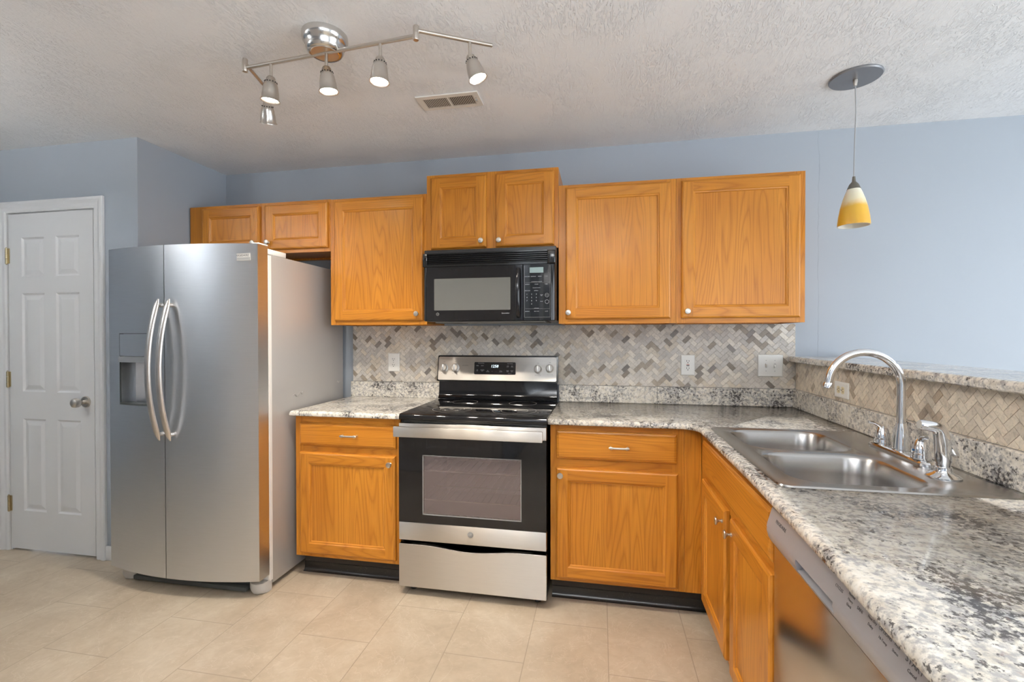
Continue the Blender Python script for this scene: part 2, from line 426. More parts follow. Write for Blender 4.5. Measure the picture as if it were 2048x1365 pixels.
def win_frame(name, axis, c, a0, a1, z0, z1, n):
    b = MB(); t = 0.05
    f = (lambda p, q, u, v: b.box(c - .03, c + .03, p, q, u, v)) if axis == 'x' else (lambda p, q, u, v: b.box(p, q, c - .03, c + .03, u, v))
    f(a0, a0 + t, z0, z1); f(a1 - t, a1, z0, z1); f(a0 + t, a1 - t, z0, z0 + t); f(a0 + t, a1 - t, z1 - t, z1)
    for k in range(1, n):
        x = a0 + (a1 - a0) * k / n; f(x - .025, x + .025, z0 + t, z1 - t)
    return struct(name, b, WHITE)
win_frame('added_window_1', 'x', XE + .05, -3.949, -0.851, 0.001, 2.199, 2)  # unseen east opening, added to brighten the room
win_frame('added_window_2', 'y', YS - .05, 2.051, 4.749, 0.501, 2.199, 3)  # unseen south opening, also added for more daylight
def added_bowl_lamp(name, label, gx, gy, z, col, up_strength, bowl_strength):  # out-of-view uplight, added only to raise the room's brightness
    g = thing(name, label, 'ceiling light', (gx, gy, H))
    b = MB(); b.lathe([(0.0, H - .0005), (0.07, H - .0005), (0.07, H - .02), (0.012, H - .03), (0.010, z + .06), (0.02, z + .055), (0.02, z + .051), (0.0, z + .051)], (gx, gy, 0), 24); b.build('lamp_stem', NICKEL, g)
    b = MB(); b.lathe([(0.0, z - .035), (0.10, z - .028), (0.19, z + .005), (0.235, z + .06), (0.230, z + .06), (0.185, z + .012), (0.10, z - .020), (0.0, z - .026)], (gx, gy, 0), 36, cap=False); b.build('lamp_bowl', emit(name + '_bowl', col, bowl_strength), g)
    b = MB(); b.lathe([(0.0, z + .05), (0.19, z + .05), (0.19, z + .045), (0.0, z + .045)], (gx, gy, 0), 36); b.build('lamp_disc', emit(name + '_disc', col, up_strength), g)
added_bowl_lamp('added_passage_lamp', 'added unseen bowl uplight in front of the closet doors facing the refrigerator', -2.30, -2.32, 2.06, (1.0, 0.98, 0.95), 74.0, 1.0)  # added out of view to lift the ceiling and pantry side
added_bowl_lamp('added_hall_lamp', 'added unseen bowl uplight in the hall behind the viewer', 0.85, -3.55, 1.98, (1.0, 0.985, 0.97), 240.0, 2.0)  # added behind the camera as soft fill for ceiling and cabinet fronts

# pony wall of the peninsula
struct('wall_peninsula', MB().box(2.078, 2.20, -2.62, -0.0005, 0.0, 1.164), WALL, 'low wall carrying the raised granite bar ledge')

# six-panel doors
def six_panel(mb, w, h, t):
    st, mid = 0.105 * w / 0.66, 0.09 * w / 0.66
    pw = (w - 2 * st - mid) / 2
    xs = [0, st, st + pw, st + pw + mid, w - st, w]
    zs = [0, 0.235, 0.80, 0.965, 1.565, 1.665, 1.905, h]
    zs = [z * h / 2.05 for z in zs[:-1]] + [h]
    for i in range(5):
        for j in range(7):
            x0, x1, z0, z1 = xs[i], xs[i + 1], zs[j], zs[j + 1]
            if i in (1, 3) and j in (1, 3, 5):
                loops = []
                for ins, dep in ((0, 0), (0.010, 0.007), (0.016, 0.007), (0.040, 0.0015)):
                    loops.append([(x0 + ins, -t + dep, z0 + ins), (x1 - ins, -t + dep, z0 + ins), (x1 - ins, -t + dep, z1 - ins), (x0 + ins, -t + dep, z1 - ins)])
                for A, B in zip(loops, loops[1:]):
                    for k in range(4): mb.face((A[k], A[(k + 1) % 4], B[(k + 1) % 4], B[k]))
                mb.face(loops[-1])
            else: mb.face(((x0, -t, z0), (x1, -t, z0), (x1, -t, z1), (x0, -t, z1)))
    for q in (((0, 0, 0), (0, -t, 0), (0, -t, h), (0, 0, h)), ((w, -t, 0), (w, 0, 0), (w, 0, h), (w, -t, h)), ((0, -t, h), (w, -t, h), (w, 0, h), (0, 0, h)),
              ((0, 0, 0), (w, 0, 0), (w, -t, 0), (0, -t, 0)), ((w, 0, 0), (0, 0, 0), (0, 0, h), (w, 0, h))): mb.face(q)
    return mb
door = bpy.data.objects.new('door_1', None); COL.objects.link(door); door.location = (-2.572, YD + 0.03, 0.014); WL['door_1'] = Vector(door.location)
tag(door, 'white six panel pantry door with brass hinges', 'door', kind='structure')
mb = six_panel(MB(), 0.636, 2.045, 0.035); mb.build('door_slab', WHITE, door, smooth=20, loc=world_loc(door))
for k, z in enumerate((1.806, 1.052, 0.290)):
    hb = MB(); x = -2.577; y = YD - 0.012
    for q in range(3): hb.lathe([(0.0065, z - 0.048 + q * 0.032), (0.0065, z - 0.018 + q * 0.032)], (x, y, 0), 12)
    hb.lathe([(0.0, z - 0.054), (0.005, z - 0.05), (0.005, z - 0.048)], (x, y, 0), 12); hb.lathe([(0.005, z + 0.048), (0.005, z + 0.05), (0.0, z + 0.054)], (x, y, 0), 12)
    hb.box(x, x + 0.017, y + 0.003, y + 0.006, z - 0.046, z + 0.046)
    o = hb.build('hinge', BRASS, door); o['label'] = 'brass hinge'
kb = MB(); kb.lathe([(0.0, 0.008), (0.031, 0.008), (0.034, 0.003), (0.034, 0.0)], (-1.995, YD - 0.005, 0.927), 28, RX90, cap=False)
o = kb.build('rosette', NICKEL, door)
kb = MB(); kb.lathe([(0.011, 0.0), (0.011, 0.02), (0.018, 0.028), (0.026, 0.038), (0.0275, 0.05), (0.024, 0.062), (0.014, 0.069), (0, 0.071)], (-1.995, YD - 0.013, 0.927), 28, RX90)
o = kb.build('door_knob', NICKEL, door); o['label'] = 'round brushed nickel door knob'
b = MB().box(-1.9345, -1.9335, YD + 0.005, YD + 0.03, 0.89, 0.96); b.build('latch_plate', NICKEL, door)

def casing(name, x0, x1, z1, y, w=0.068, sgn=-1):
    b = MB(); prof = [(0, 0.009), (0.012, 0.013), (0.03, 0.012), (0.05, 0.018), (w - 0.004, 0.018), (w, 0.012)]
    def strip(p0, p1, n):   # inner edge p0->p1, n: outward direction; mitred at 45 degrees
        pass
    loops = [[] for _ in range(4)]
    for d, h_ in [(0, 0)] + prof + [(w, 0)]:
        for i, p in enumerate(((x0 - d, 0.0), (x0 - d, z1 + d), (x1 + d, z1 + d), (x1 + d, 0.0))): loops[i].append((p[0], y + sgn * h_, p[1]))
    for A, B in zip(loops, loops[1:]):
        for k in range(len(A) - 1): b.face((A[k], A[k + 1], B[k + 1], B[k]))
    b.face(loops[0]); b.face(loops[3][::-1])
    o = struct(name, b, WHITE, smooth=30); return o
o = casing('trim_1', -2.580, -1.925, 2.066, YD - 0.0005); o['label'] = 'white casing around the pantry door'
b = MB(); b.box(D0 + .0005, -2.5735, YD + .001, YD + .1, 0, DT - .001); b.box(-1.9325, D1 - .0005, YD + .001, YD + .1, 0, DT - .001); b.box(-2.573, -1.933, YD + .001, YD + .1, 2.063, DT - .001)
struct('trim_2', b, WHITE)
def base_board(name, pts, h=0.085, t=0.013):
    b = MB()
    for (x0, y0, x1, y1) in pts: b.box(x0, x1, y0, y1, 0, h, 0, 0.004, 2)
    return struct(name, b, WHITE)
base_board('baseboard_pantry', [(-4.09, YD - .0135, -2.6495, YD - .0005), (-1.8555, YD - .0135, XL + .0135, YD - .0005)])
base_board('baseboard_left', [(XL + .0005, YD - .0005, XL + .0135, -.006)])
base_board('baseboard_rear', [(XWEST + .01, YR + .0005, -1.66, YR + .0135)])
# the white six-panel doors behind the camera that the oven glass mirrors
d2 = bpy.data.objects.new('door_2', None); COL.objects.link(d2); d2.location = (0.0, YR + 0.004, 0.012); WL['door_2'] = Vector(d2.location); tag(d2, kind='structure')
for k in range(2):
    mb = six_panel(MB(), 0.76, 2.04, 0.034); o = mb.build('door_slab', WHITE, d2, smooth=20, loc=(0.0 - k * 0.765, YR + 0.004, 0.012), rotz=PI)
casing('trim_3', -1.53, 0.004, 2.056, YR + 0.0005, sgn=1)
d3 = bpy.data.objects.new('door_3', None); COL.objects.link(d3); d3.location = (0.55, -3.9, 0.012); tag(d3, kind='structure'); WL['door_3'] = Vector(d3.location)
six_panel(MB(), 0.76, 2.04, 0.034).build('door_slab', WHITE, d3, smooth=20, loc=(0.55, -3.9, 0.012), rotz=PI * 0.45)

# ------------------------------------------------------------------ cabinets
KNOB_ME = {}
def knob_mesh():
    mb = MB(); mb.lathe([(0.0075, 0.0), (0.0075, 0.002), (0.0045, 0.005), (0.0045, 0.012), (0.009, 0.017), (0.0145, 0.021), (0.0150, 0.0235), (0.0135, 0.026), (0.006, 0.0275), (0, 0.0275)], (0, 0, 0), 20, RX90)
    return mb
KN0 = None
def add_knob(parent, lx, ly, lz):
    global KN0
    if KN0 is None:
        KN0 = knob_mesh().build('knob', NICKEL, parent, loc=(lx, ly, lz)); KN0.location = (lx, ly, lz); KN0['label'] = 'round brushed nickel knob'; return KN0
    return copy_part(KN0, parent, (lx, ly, lz), (0, 0, 0))
PULL0 = None
def add_pull(parent, lx, ly, lz):
    global PULL0
    if PULL0 is None:
        mb = MB(); pts = []; r1 = []; r2 = []
        for k in range(21):
            u = -1 + 2 * k / 20; pts.append((u * 0.047, -0.024 + 0.004 * u * u, 0))
            r1.append(0.0050 if abs(u) < 0.55 else 0.0035 + 0.0045 * math.sin((abs(u) - 0.55) / 0.45 * PI)); r2.append(0.0035 if abs(u) < 0.7 else 0.0045)
        mb.tube(pts, r1, 12, 0, r2)
        for sx in (-1, 1): mb.tube([(sx * 0.040, 0, 0), (sx * 0.040, -0.022, 0)], [0.006, 0.0045], 12)
        PULL0 = mb.build('pull', NICKEL, parent, loc=(lx, ly, lz)); PULL0.location = (lx, ly, lz); PULL0['label'] = 'brushed nickel bar pull'; return PULL0
    return copy_part(PULL0, parent, (lx, ly, lz), (0, 0, 0))

def quad(mb, a, b, c, d, mi): mb.face((a, b, c, d), mi)
def panel_door(mb, w, h, t=0.019, fwid=0.056):
    """flat-panel oak door: stiles run full height, rails between, routed inner and outer edges; front faces -Y at y=-t"""
    R_ = lambda ins, y: [(ins, y, ins), (w - ins, y, ins), (w - ins, y, h - ins), (ins, y, h - ins)]
    MI = [1, 0, 1, 0]      # bottom, right, top, left
    def ring(A, B):
        for k in range(4): mb.face((A[k], A[(k + 1) % 4], B[(k + 1) % 4], B[k]), MI[k])
    L0, L1, L2, L3 = R_(0, 0), R_(0, -t + 0.008), R_(0.003, -t + 0.003), R_(0.009, -t)
    ring(L0, L1); ring(L1, L2); ring(L2, L3)
    i = 0.009; f = fwid
    P = lambda x, z, y=-t: (x, y, z)
    mb.face((P(i, i), P(f, i), P(f, f), P(f, h - f), P(f, h - i), P(i, h - i)), 0)
    mb.face((P(w - f, i), P(w - i, i), P(w - i, h - i), P(w - f, h - i), P(w - f, h - f), P(w - f, f)), 0)
    mb.face((P(f, i), P(w - f, i), P(w - f, f), P(f, f)), 1); mb.face((P(f, h - f), P(w - f, h - f), P(w - f, h - i), P(f, h - i)), 1)
    A = R_(f, -t); B = R_(f + 0.004, -t + 0.0035); C = R_(f + 0.010, -t + 0.005); D = R_(f + 0.013, -t + 0.0095)
    ring(A, B); ring(B, C); ring(C, D)
    mb.face(D, 0); mb.face(L0[::-1], 0)
    return mb
def slab_front(mb, w, h, t=0.019):
    R_ = lambda ins, y: [(ins, y, ins), (w - ins, y, ins), (w - ins, y, h - ins), (ins, y, h - ins)]
    L = [R_(0, 0), R_(0, -t + 0.008), R_(0.004, -t + 0.004), R_(0.010, -t + 0.002), R_(0.012, -t)]
    for A, B in zip(L, L[1:]):
        for k in range(4): mb.face((A[k], A[(k + 1) % 4], B[(k + 1) % 4], B[k]), 1)
    mb.face(L[-1], 1); mb.face(L[0][::-1], 1)
    return mb
def cabinet(name, label, cat, x0, x1, z0, z1, yf, rails, stiles, doors, drawers=(), toe=False, open_bottom=True, group=None, bottom_in=0.012):
    """local frame = world frame; face frame front at y=yf. rails: z intervals; stiles: x intervals."""
    t = thing(name, label, cat, ((x0 + x1) / 2, yf / 2, 0.0 if toe else z0), group)
    b = MB(); tk = 0.014; yb = -0.0015 if not toe else -0.0105; y1 = yf + 0.019
    b.box(x0, x0 + tk, y1, yb, z0, z1); b.box(x1 - tk, x1, y1, yb, z0, z1)
    b.box(x0 + tk, x1 - tk, yb - 0.006, yb, z0, z1); b.box(x0 + tk, x1 - tk, y1, yb - 0.006, z0 + bottom_in, z0 + bottom_in + 0.014)
    if not toe: b.box(x0 + tk, x1 - tk, y1, yb - 0.006, z1 - 0.02, z1 - 0.006); b.box(x0 + tk, x1 - tk, yb - 0.03, yb - 0.006, z0, z0 + 0.03)
    else: b.box(x0 + tk, x1 - tk, y1, y1 + 0.08, z1 - 0.02, z1 - 0.004)
    b.build('body', OAK, t, smooth=0)
    b = MB()
    for (a, c) in stiles: b.box(a, c, yf, yf + 0.019, z0, z1, 0)
    xs = sorted(stiles)
    for (a, c) in rails:
        for (s0, s1), (s2, s3) in zip(xs, xs[1:]): b.box(s1, s2, yf, yf + 0.019, a, c, 1)
    b.build('face_frame', OAK, t, smooth=0)
    for (dx0, dx1, dz0, dz1, kx, kz) in doors:
        d = panel_door(MB(), dx1 - dx0, dz1 - dz0).build('door', OAK, t, smooth=20, loc=(dx0, yf - 0.0006, dz0))
        add_knob(d, kx - dx0, -0.019, kz - dz0)
    for (dx0, dx1, dz0, dz1, px, pz) in drawers:
        d = slab_front(MB(), dx1 - dx0, dz1 - dz0).build('drawer', OAK, t, smooth=20, loc=(dx0, yf - 0.0006, dz0))
        add_pull(d, px - dx0, -0.019, pz - dz0)
    return t
YW = -0.308
cabinet('wall_cabinet', 'short two-door oak wall cabinet above the refrigerator', 'cabinet', -1.613, -0.6175, 1.828, 2.143, YW,
        [(1.828, 1.862), (2.105, 2.143)], [(-1.613, -1.495), (-1.118, -1.040), (-0.6675, -0.6175)],
        [(-1.513, -1.098, 1.850, 2.124, -1.127, 1.893), (-1.0576, -0.630, 1.850, 2.124, -1.028, 1.893)])
cabinet('wall_cabinet', 'single-door oak wall cabinet between refrigerator and microwave', 'cabinet', -0.6165, -0.002, 1.380, 2.140, YW,
        [(1.380, 1.418), (2.102, 2.140)], [(-0.6165, -0.5665), (-0.052, -0.002)], [(-0.585, -0.022, 1.405, 2.123, -0.054, 1.442)])
cabinet('wall_cabinet', 'raised two-door oak wall cabinet over the microwave', 'cabinet', -0.001, 0.763, 1.800, 2.243, YW,
        [(1.800, 1.838), (2.205, 2.243)], [(-0.001, 0.047), (0.352, 0.416), (0.715, 0.763)],
        [(0.028, 0.357, 1.815, 2.224, 0.331, 1.849), (0.411, 0.740, 1.815, 2.224, 0.434, 1.847)])
cabinet('wall_cabinet', 'wide single-door oak wall cabinet next to the microwave over the outlet', 'cabinet', 0.7645, 1.3805, 1.380, 2.140, YW,
        [(1.380, 1.418), (2.102, 2.140)], [(0.7645, 0.8145), (1.3305, 1.3805)], [(0.803, 1.353, 1.405, 2.122, 0.819, 1.439)])
cabinet('wall_cabinet', 'end oak wall cabinet over the double light switch, nearest the pendant', 'cabinet', 1.3815, 1.9995, 1.380, 2.140, YW,
        [(1.380, 1.418), (2.102, 2.140)], [(1.3815, 1.4315), (1.9495, 1.9995)], [(1.4075, 1.974, 1.405, 2.122, 1.434, 1.440)])
YB = -0.606; ZC = 0.8835
bl = cabinet('base_cabinet', 'oak base cabinet with one drawer between refrigerator and range', 'cabinet', -0.645, -0.036, 0.115, ZC, YB,
        [(0.115, 0.150), (0.672, 0.735), (0.832, ZC)], [(-0.645, -0.600), (-0.081, -0.036)],
        [(-0.6136, -0.058, 0.137, 0.685, -0.0835, 0.646)], [(-0.613, -0.056, 0.724, 0.844, -0.313, 0.785)], toe=True)
br = cabinet('base_cabinet', 'oak base cabinet with one drawer between range and sink corner', 'cabinet', 0.750, 1.374, 0.115, ZC, YB,
        [(0.115, 0.150), (0.664, 0.728), (0.842, ZC)], [(0.750, 0.795), (1.322, 1.374)],
        [(0.779, 1.345, 0.133, 0.671, 0.800, 0.640)], [(0.781, 1.340, 0.717, 0.854, 1.077, 0.783)], toe=True)
MB().box(1.3750, 1.4505, YB, YB + 0.019, 0.115, ZC).build('corner_filler', OAK, br, smooth=0)
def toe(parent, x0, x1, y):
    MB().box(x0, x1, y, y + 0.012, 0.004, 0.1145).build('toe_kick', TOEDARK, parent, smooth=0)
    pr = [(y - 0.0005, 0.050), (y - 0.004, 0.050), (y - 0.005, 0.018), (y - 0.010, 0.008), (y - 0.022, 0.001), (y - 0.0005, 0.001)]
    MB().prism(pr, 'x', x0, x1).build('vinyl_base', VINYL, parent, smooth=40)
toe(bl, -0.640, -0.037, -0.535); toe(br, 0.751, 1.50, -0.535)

# sink base in the peninsula: its doors face -X
XF = 1.452
sb = thing('sink_cabinet', 'oak sink base cabinet with two doors under the sink', 'cabinet', (1.75, -1.08, 0))
b = MB(); ya, yb2 = -0.655, -1.560; xb = 2.075
b.box(XF + .019, xb, ya - .014, ya, .115, ZC); b.box(XF + .019, xb, yb2, yb2 + .014, .115, ZC); b.box(xb - .01, xb, yb2 + .014, ya - .014, .115, ZC); b.box(XF + .019, xb - .01, yb2 + .014, ya - .014, .127, .141)
b.build('body', OAK, sb, smooth=0)
b = MB()
for (p, q) in ((-0.658, YB - .0008), (-1.138, -1.092), (-1.560, -1.515)): b.box(XF, XF + .019, p, q, .115, ZC, 0)
for (p, q) in ((-1.092, -0.658), (-1.515, -1.138)):
    for (z0, z1) in ((.115, .150), (.664, .722), (.842, ZC)): b.box(XF, XF + .019, p, q, z0, z1, 1)
b.build('face_frame', OAK, sb, smooth=0)
for (p, q, kk, kz) in ((-0.690, -1.082, 0.362, 0.628), (-1.148, -1.543, 0.030, 0.630)):
    d = panel_door(MB(), p - q, 0.677 - 0.131).build('door', OAK, sb, smooth=20, loc=(XF - .0006, p, .131), rotz=-PI / 2)
    add_knob(d, kk, -0.019, kz - 0.131)
d = slab_front(MB(), 1.546 - 0.708, 0.853 - 0.711).build('false_front', OAK, sb, smooth=20, loc=(XF - .0006, -0.708, .711), rotz=-PI / 2)
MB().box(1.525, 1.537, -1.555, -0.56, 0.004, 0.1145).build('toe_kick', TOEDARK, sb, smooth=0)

# ------------------------------------------------------------------ countertops
ZT = 0.9115
def chiselled(poly, z0, z1, r, front):
    """granite slab: outline poly (ccw), with a rounded front lip on edges whose index is in front"""
    mb = MB(); n = len(poly); P = [Vector((p[0], p[1])) for p in poly]
    nor = []
    for i in range(n):
        e = P[(i + 1) % n] - P[i]; nor.append(Vector((e.y, -e.x)).normalized())
    def inset(d):
        out = []
        for i in range(n):
            a, c = (i - 1) % n, i; da = d if a in front else 0; dc = d if c in front else 0
            n1, n2 = nor[a], nor[c]; det = n1.x * n2.y - n1.y * n2.x
            if abs(det) < 1e-4: out.append(P[i] - n2 * dc)
            else:
                k1, k2 = -da, -dc
                out.append(P[i] + Vector(((k1 * n2.y - k2 * n1.y) / det, (n1.x * k2 - n2.x * k1) / det)))
        return out
    rows = []
    for k in range(6):
        a = PI / 2 * k / 5; rows.append((r * (1 - math.cos(a)), z0 + (z1 - z0) * 0.45 + (z1 - z0) * 0.55 * math.sin(a)))
    rows = [(0.004, z0), (0.0, z0 + 0.004)] + rows
    L = []
    for d, z in rows: L.append([(q.x, q.y, z) for q in inset(d)])
    for A, B in zip(L, L[1:]):
        for i in range(n): mb.face((A[i], A[(i + 1) % n], B[(i + 1) % n], B[i]))
    mb.face(L[-1]); mb.face(L[0][::-1])
    return mb
ct = thing('countertop', 'short speckled granite countertop between refrigerator and range', 'countertop', (-0.35, -0.33, ZT - 0.027))
chiselled([(-0.655, -0.648), (-0.020, -0.648), (-0.020, -0.011), (-0.655, -0.011)], ZT - 0.027, ZT, 0.014, {0, 3}).build('slab', GRANITE, ct, smooth=40)
MB().box(-0.6465, -0.020, -0.0315, -0.0110, ZT + .0002, 1.0117, 0, 0.0015, 1).build('upstand', GRANITE, ct)
c2 = thing('countertop', 'long L-shaped speckled granite countertop holding the sink', 'countertop', (1.4, -0.8, ZT - 0.027))
edge = [(1.3825, -2.50), (1.388, -2.25), (1.400, -2.0), (1.411, -1.7), (1.419, -1.4), (1.4195, -0.85)]
cr = 0.075; cxx, cyy = 1.4195 - cr, -0.648 - cr
arc = [(cxx + cr * math.cos(a), cyy + cr * math.sin(a)) for a in [PI / 2 * k / 7 for k in range(8)]]
poly = [(0.741, -0.011), (0.741, -0.648)] + arc[::-1] + edge[::-1] + [(2.068, -2.50), (2.068, -0.011)]
front = set(range(1, 1 + 1 + 7 + 1 + 5))
# the sink is dropped in: cut its opening out of the slab
slab = chiselled(poly, ZT - 0.027, ZT, 0.014, front | {0 + len([0]) - 1 if False else 1}).build('slab', GRANITE, c2, smooth=40)
cut = bpy.data.objects.new('cutter', bpy.data.meshes.new('cutter')); COL.objects.link(cut)
cb = MB().prism(rrect(1.485, 1.905, -1.520, -0.745, 0.05), 'z', 0.7, 1.1); cb.bm.to_mesh(cut.data); cb.bm.free()
mod = slab.modifiers.new('sink_opening', 'BOOLEAN'); mod.operation = 'DIFFERENCE'; mod.object = cut; mod.solver = 'EXACT'
bpy.context.view_layer.update()
dg = bpy.context.evaluated_depsgraph_get(); nm = bpy.data.meshes.new_from_object(slab.evaluated_get(dg)); slab.modifiers.clear(); slab.data = nm
bpy.data.objects.remove(cut, do_unlink=True)
b = MB(); b.box(0.741, 1.318, -0.0315, -0.011, ZT + .0002, 1.0117, 0, 0.0015, 1)
b.build('upstand', GRANITE, c2)
MB().box(1.3195, 2.0485, -0.0315, -0.011, ZT + .0002, 1.0117, 0, 0.0015, 1).build('upstand', GRANITE, c2)
MB().box(2.049, 2.068, -2.50, -0.011, ZT + .0002, 1.0117, 0, 0.0015, 1).build('upstand', GRANITE, c2)
lg = chiselled([(2.034, -0.0115), (2.034, -2.60), (2.36, -2.60), (2.36, -0.0115)], 1.165, 1.196, 0.012, {0, 1, 2}).build('bar_ledge', GRANITE, None, smooth=40)
tag(lg, 'raised speckled granite bar ledge running above the sink', 'counter ledge')

# ------------------------------------------------------------------ herringbone mosaic
def clip(poly, x0, x1, z0, z1):
    for ax, val, keep in ((0, x0, 1), (0, x1, -1), (1, z0, 1), (1, z1, -1)):
        out = []
        for i in range(len(poly)):
            a, c = poly[i], poly[(i + 1) % len(poly)]; da, dc = (a[ax] - val) * keep, (c[ax] - val) * keep
            if da >= 0: out.append(a)
            if da * dc < 0:
                t_ = da / (da - dc); out.append((a[0] + (c[0] - a[0]) * t_, a[1] + (c[1] - a[1]) * t_))
        poly = out
        if len(poly) < 3: return []
    return poly
def herringbone(name, label, u0, u1, z0, z1, place, warm, seed):
    """place(u, z, d) -> world point d in front of the wall"""
    rng = random.Random(seed); mb = MB(); u = 0.0246; g = 0.0007
    lay = mb.bm.loops.layers.float_color.new('tile_tone')
    def put(pts, d, col, mi):
        f = mb.face([place(p[0], p[1], d) for p in pts], mi)
        for lp in f.loops: lp[lay] = col
        return f
    put([(u0, z0), (u1, z0), (u1, z1), (u0, z1)], 0.0075, (1, 1, 1, 1), 1)
    for (p, q) in (((u0, z0), (u1, z0)), ((u1, z0), (u1, z1)), ((u1, z1), (u0, z1)), ((u0, z1), (u0, z0))):
        f = mb.face([place(*p, 0.0005), place(*q, 0.0005), place(*q, 0.0075), place(*p, 0.0075)], 1)
    c = math.sqrt(0.5)
    um, zm = (u0 + u1) / 2, (z0 + z1) / 2; N = int(((u1 - u0) + (z1 - z0)) / u) + 6
    pal = [lin(214, 208, 198), lin(204, 199, 192), lin(194, 189, 182), lin(221, 214, 202), lin(208, 198, 182), lin(198, 192, 184)]
    if warm: pal = [lin(226, 215, 197), lin(217, 206, 189), lin(207, 196, 180), lin(231, 220, 202), lin(221, 208, 190)]
    dark = [lin(140, 130, 118), lin(156, 145, 130), lin(134, 128, 122), lin(170, 158, 142)]
    if warm: dark = [lin(190, 174, 154), lin(178, 162, 142), lin(168, 154, 138)]
    for k in range(-N, N):
        for m in range(-N // 4 - 2, N // 4 + 2):
            for (a, b_, w, h) in ((k + 4 * m, k, 2, 1), (k + 4 * m + 3, k, 1, 2)):
                x0, y0, x1, y1 = a * u + g, b_ * u + g, (a + w) * u - g, (b_ + h) * u - g
                P = [(um + (x - y) * c, zm + (x + y) * c) for x, y in ((x0, y0), (x1, y0), (x1, y1), (x0, y1))]
                if max(p[0] for p in P) <= u0 or min(p[0] for p in P) >= u1 or max(p[1] for p in P) <= z0 or min(p[1] for p in P) >= z1: continue
                Q = clip(P, u0, u1, z0, z1)
                if len(Q) < 3: continue
                r = rng.random(); col = rng.choice(dark) if r < (0.07 if warm else 0.11) else rng.choice(pal); j = rng.uniform(0.92, 1.07); col = (col[0] * j, col[1] * j, col[2] * j, 1)
                d = 0.0092 + rng.uniform(-0.0003, 0.0003)
                put(Q, d, col, 0)
                for i in range(len(Q)):
                    p, q = Q[i], Q[(i + 1) % len(Q)]
                    f = mb.face([place(*p, 0.0075), place(*q, 0.0075), place(*q, d), place(*p, d)], 0)
                    for lp in f.loops: lp[lay] = col
    o = mb.build(name, [MOSAIC, GROUT], None, smooth=0, recalc=True)
    return tag(o, label, 'backsplash')
herringbone('tile_backsplash', 'herringbone stone mosaic backsplash behind the range', -0.642, 2.0685, 1.0125, 1.3785, lambda u, z, d: (u, -d, z), False, 5)
herringbone('tile_backsplash', 'narrow herringbone stone backsplash between counter and bar ledge by the sink', 0.0115, 2.52, 1.0125, 1.1645, lambda u, z, d: (2.078 - d, -u, z), True, 8)

# ------------------------------------------------------------------ outlets and switches
def plate(parent, w, h, place):
    mb = MB(); L = []
    for ins, d in ((0, 0.0), (0, 0.002), (0.003, 0.0045), (0.008, 0.0055)):
        L.append([place(-w / 2 + ins, -h / 2 + ins, d), place(w / 2 - ins, -h / 2 + ins, d), place(w / 2 - ins, h / 2 - ins, d), place(-w / 2 + ins, h / 2 - ins, d)])
    for A, B in zip(L, L[1:]):
        for k in range(4): mb.face((A[k], A[(k + 1) % 4], B[(k + 1) % 4], B[k]))
    mb.face(L[-1]); mb.face(L[0][::-1])
    return mb.build('cover_plate', WHITEPL, parent, smooth=25, recalc=True)
def pbox(mb, place, u0, u1, v0, v1, d0, d1, mi=0):
    c = [place(u, v, d) for d in (d0, d1) for v in (v0, v1) for u in (u0, u1)]
    for q in ((0, 2, 3, 1), (4, 5, 7, 6), (0, 1, 5, 4), (2, 6, 7, 3), (0, 4, 6, 2), (1, 3, 7, 5)): mb.face([c[i] for i in q], mi)
def sockets(parent, place, m, gfci=False):
    for s in (-1, 1):
        cv = s * (0.0195 if not gfci else 0.021)
        mb = MB()
        if gfci: pbox(mb, place, -0.0165, 0.0165, (cv - 0.0125), (cv + 0.0125), 0.0057, 0.0072)
        else:
            pts = [(0.0165 * math.cos(a), max(-0.0125, min(0.0125, 0.0165 * math.sin(a)))) for a in [2 * PI * k / 24 for k in range(24)]]
            A = [place(p[0], cv + p[1], 0.0057) for p in pts]; B = [place(p[0], cv + p[1], 0.0072) for p in pts]
            mb.face(B); 
            for k in range(24): mb.face((A[k], A[(k + 1) % 24], B[(k + 1) % 24], B[k]))
        o = mb.build('receptacle', m, parent, smooth=25, recalc=True)
        mb = MB()
        pbox(mb, place, -0.0075, -0.0050, cv - 0.001, cv + 0.008, 0.0073, 0.0076); pbox(mb, place, 0.0050, 0.0075, cv - 0.001, cv + 0.007, 0.0073, 0.0076)
        pbox(mb, place, -0.0025, 0.0025, cv - 0.0095, cv - 0.005, 0.0073, 0.0076)
        mb.build('slots', SLOT, o, smooth=0)
    if gfci:
        mb = MB(); pbox(mb, place, -0.0165, 0.0165, -0.0075, 0.0075, 0.0057, 0.0066); mb.build('reset_bar', WHITEPL, parent, smooth=0)
        mb = MB(); pbox(mb, place, -0.008, 0.008, 0.001, 0.006, 0.0067, 0.0080); mb.build('reset_button', mat('faded_red', lin(206, 150, 140), 0.4), parent, smooth=0)
        mb = MB(); pbox(mb, place, -0.008, 0.008, -0.006, -0.001, 0.0067, 0.0080); mb.build('test_button', DKGREYPL, parent, smooth=0)
    else:
        mb = MB(); pbox(mb, place, -0.002, 0.002, -0.002, 0.002, 0.0057, 0.0064); mb.build('screw', GREYPL, parent, smooth=0)
yt = -0.0098
t = thing('power_outlet', 'white duplex power outlet on the mosaic between refrigerator and range', 'outlet', (-0.349, yt, 1.140)); pf = lambda u, v, d: (-0.349 + u, yt - d, 1.140 + v)
plate(t, 0.079, 0.120, pf); sockets(t, pf, WHITEPL)
t = thing('power_outlet', 'white safety outlet with test buttons, between range and double switch', 'outlet', (1.493, yt, 1.141)); pf2 = lambda u, v, d: (1.493 + u, yt - d, 1.141 + v)
plate(t, 0.077, 0.120, pf2); sockets(t, pf2, WHITEPL, True)
xt = 2.078 - 0.0098
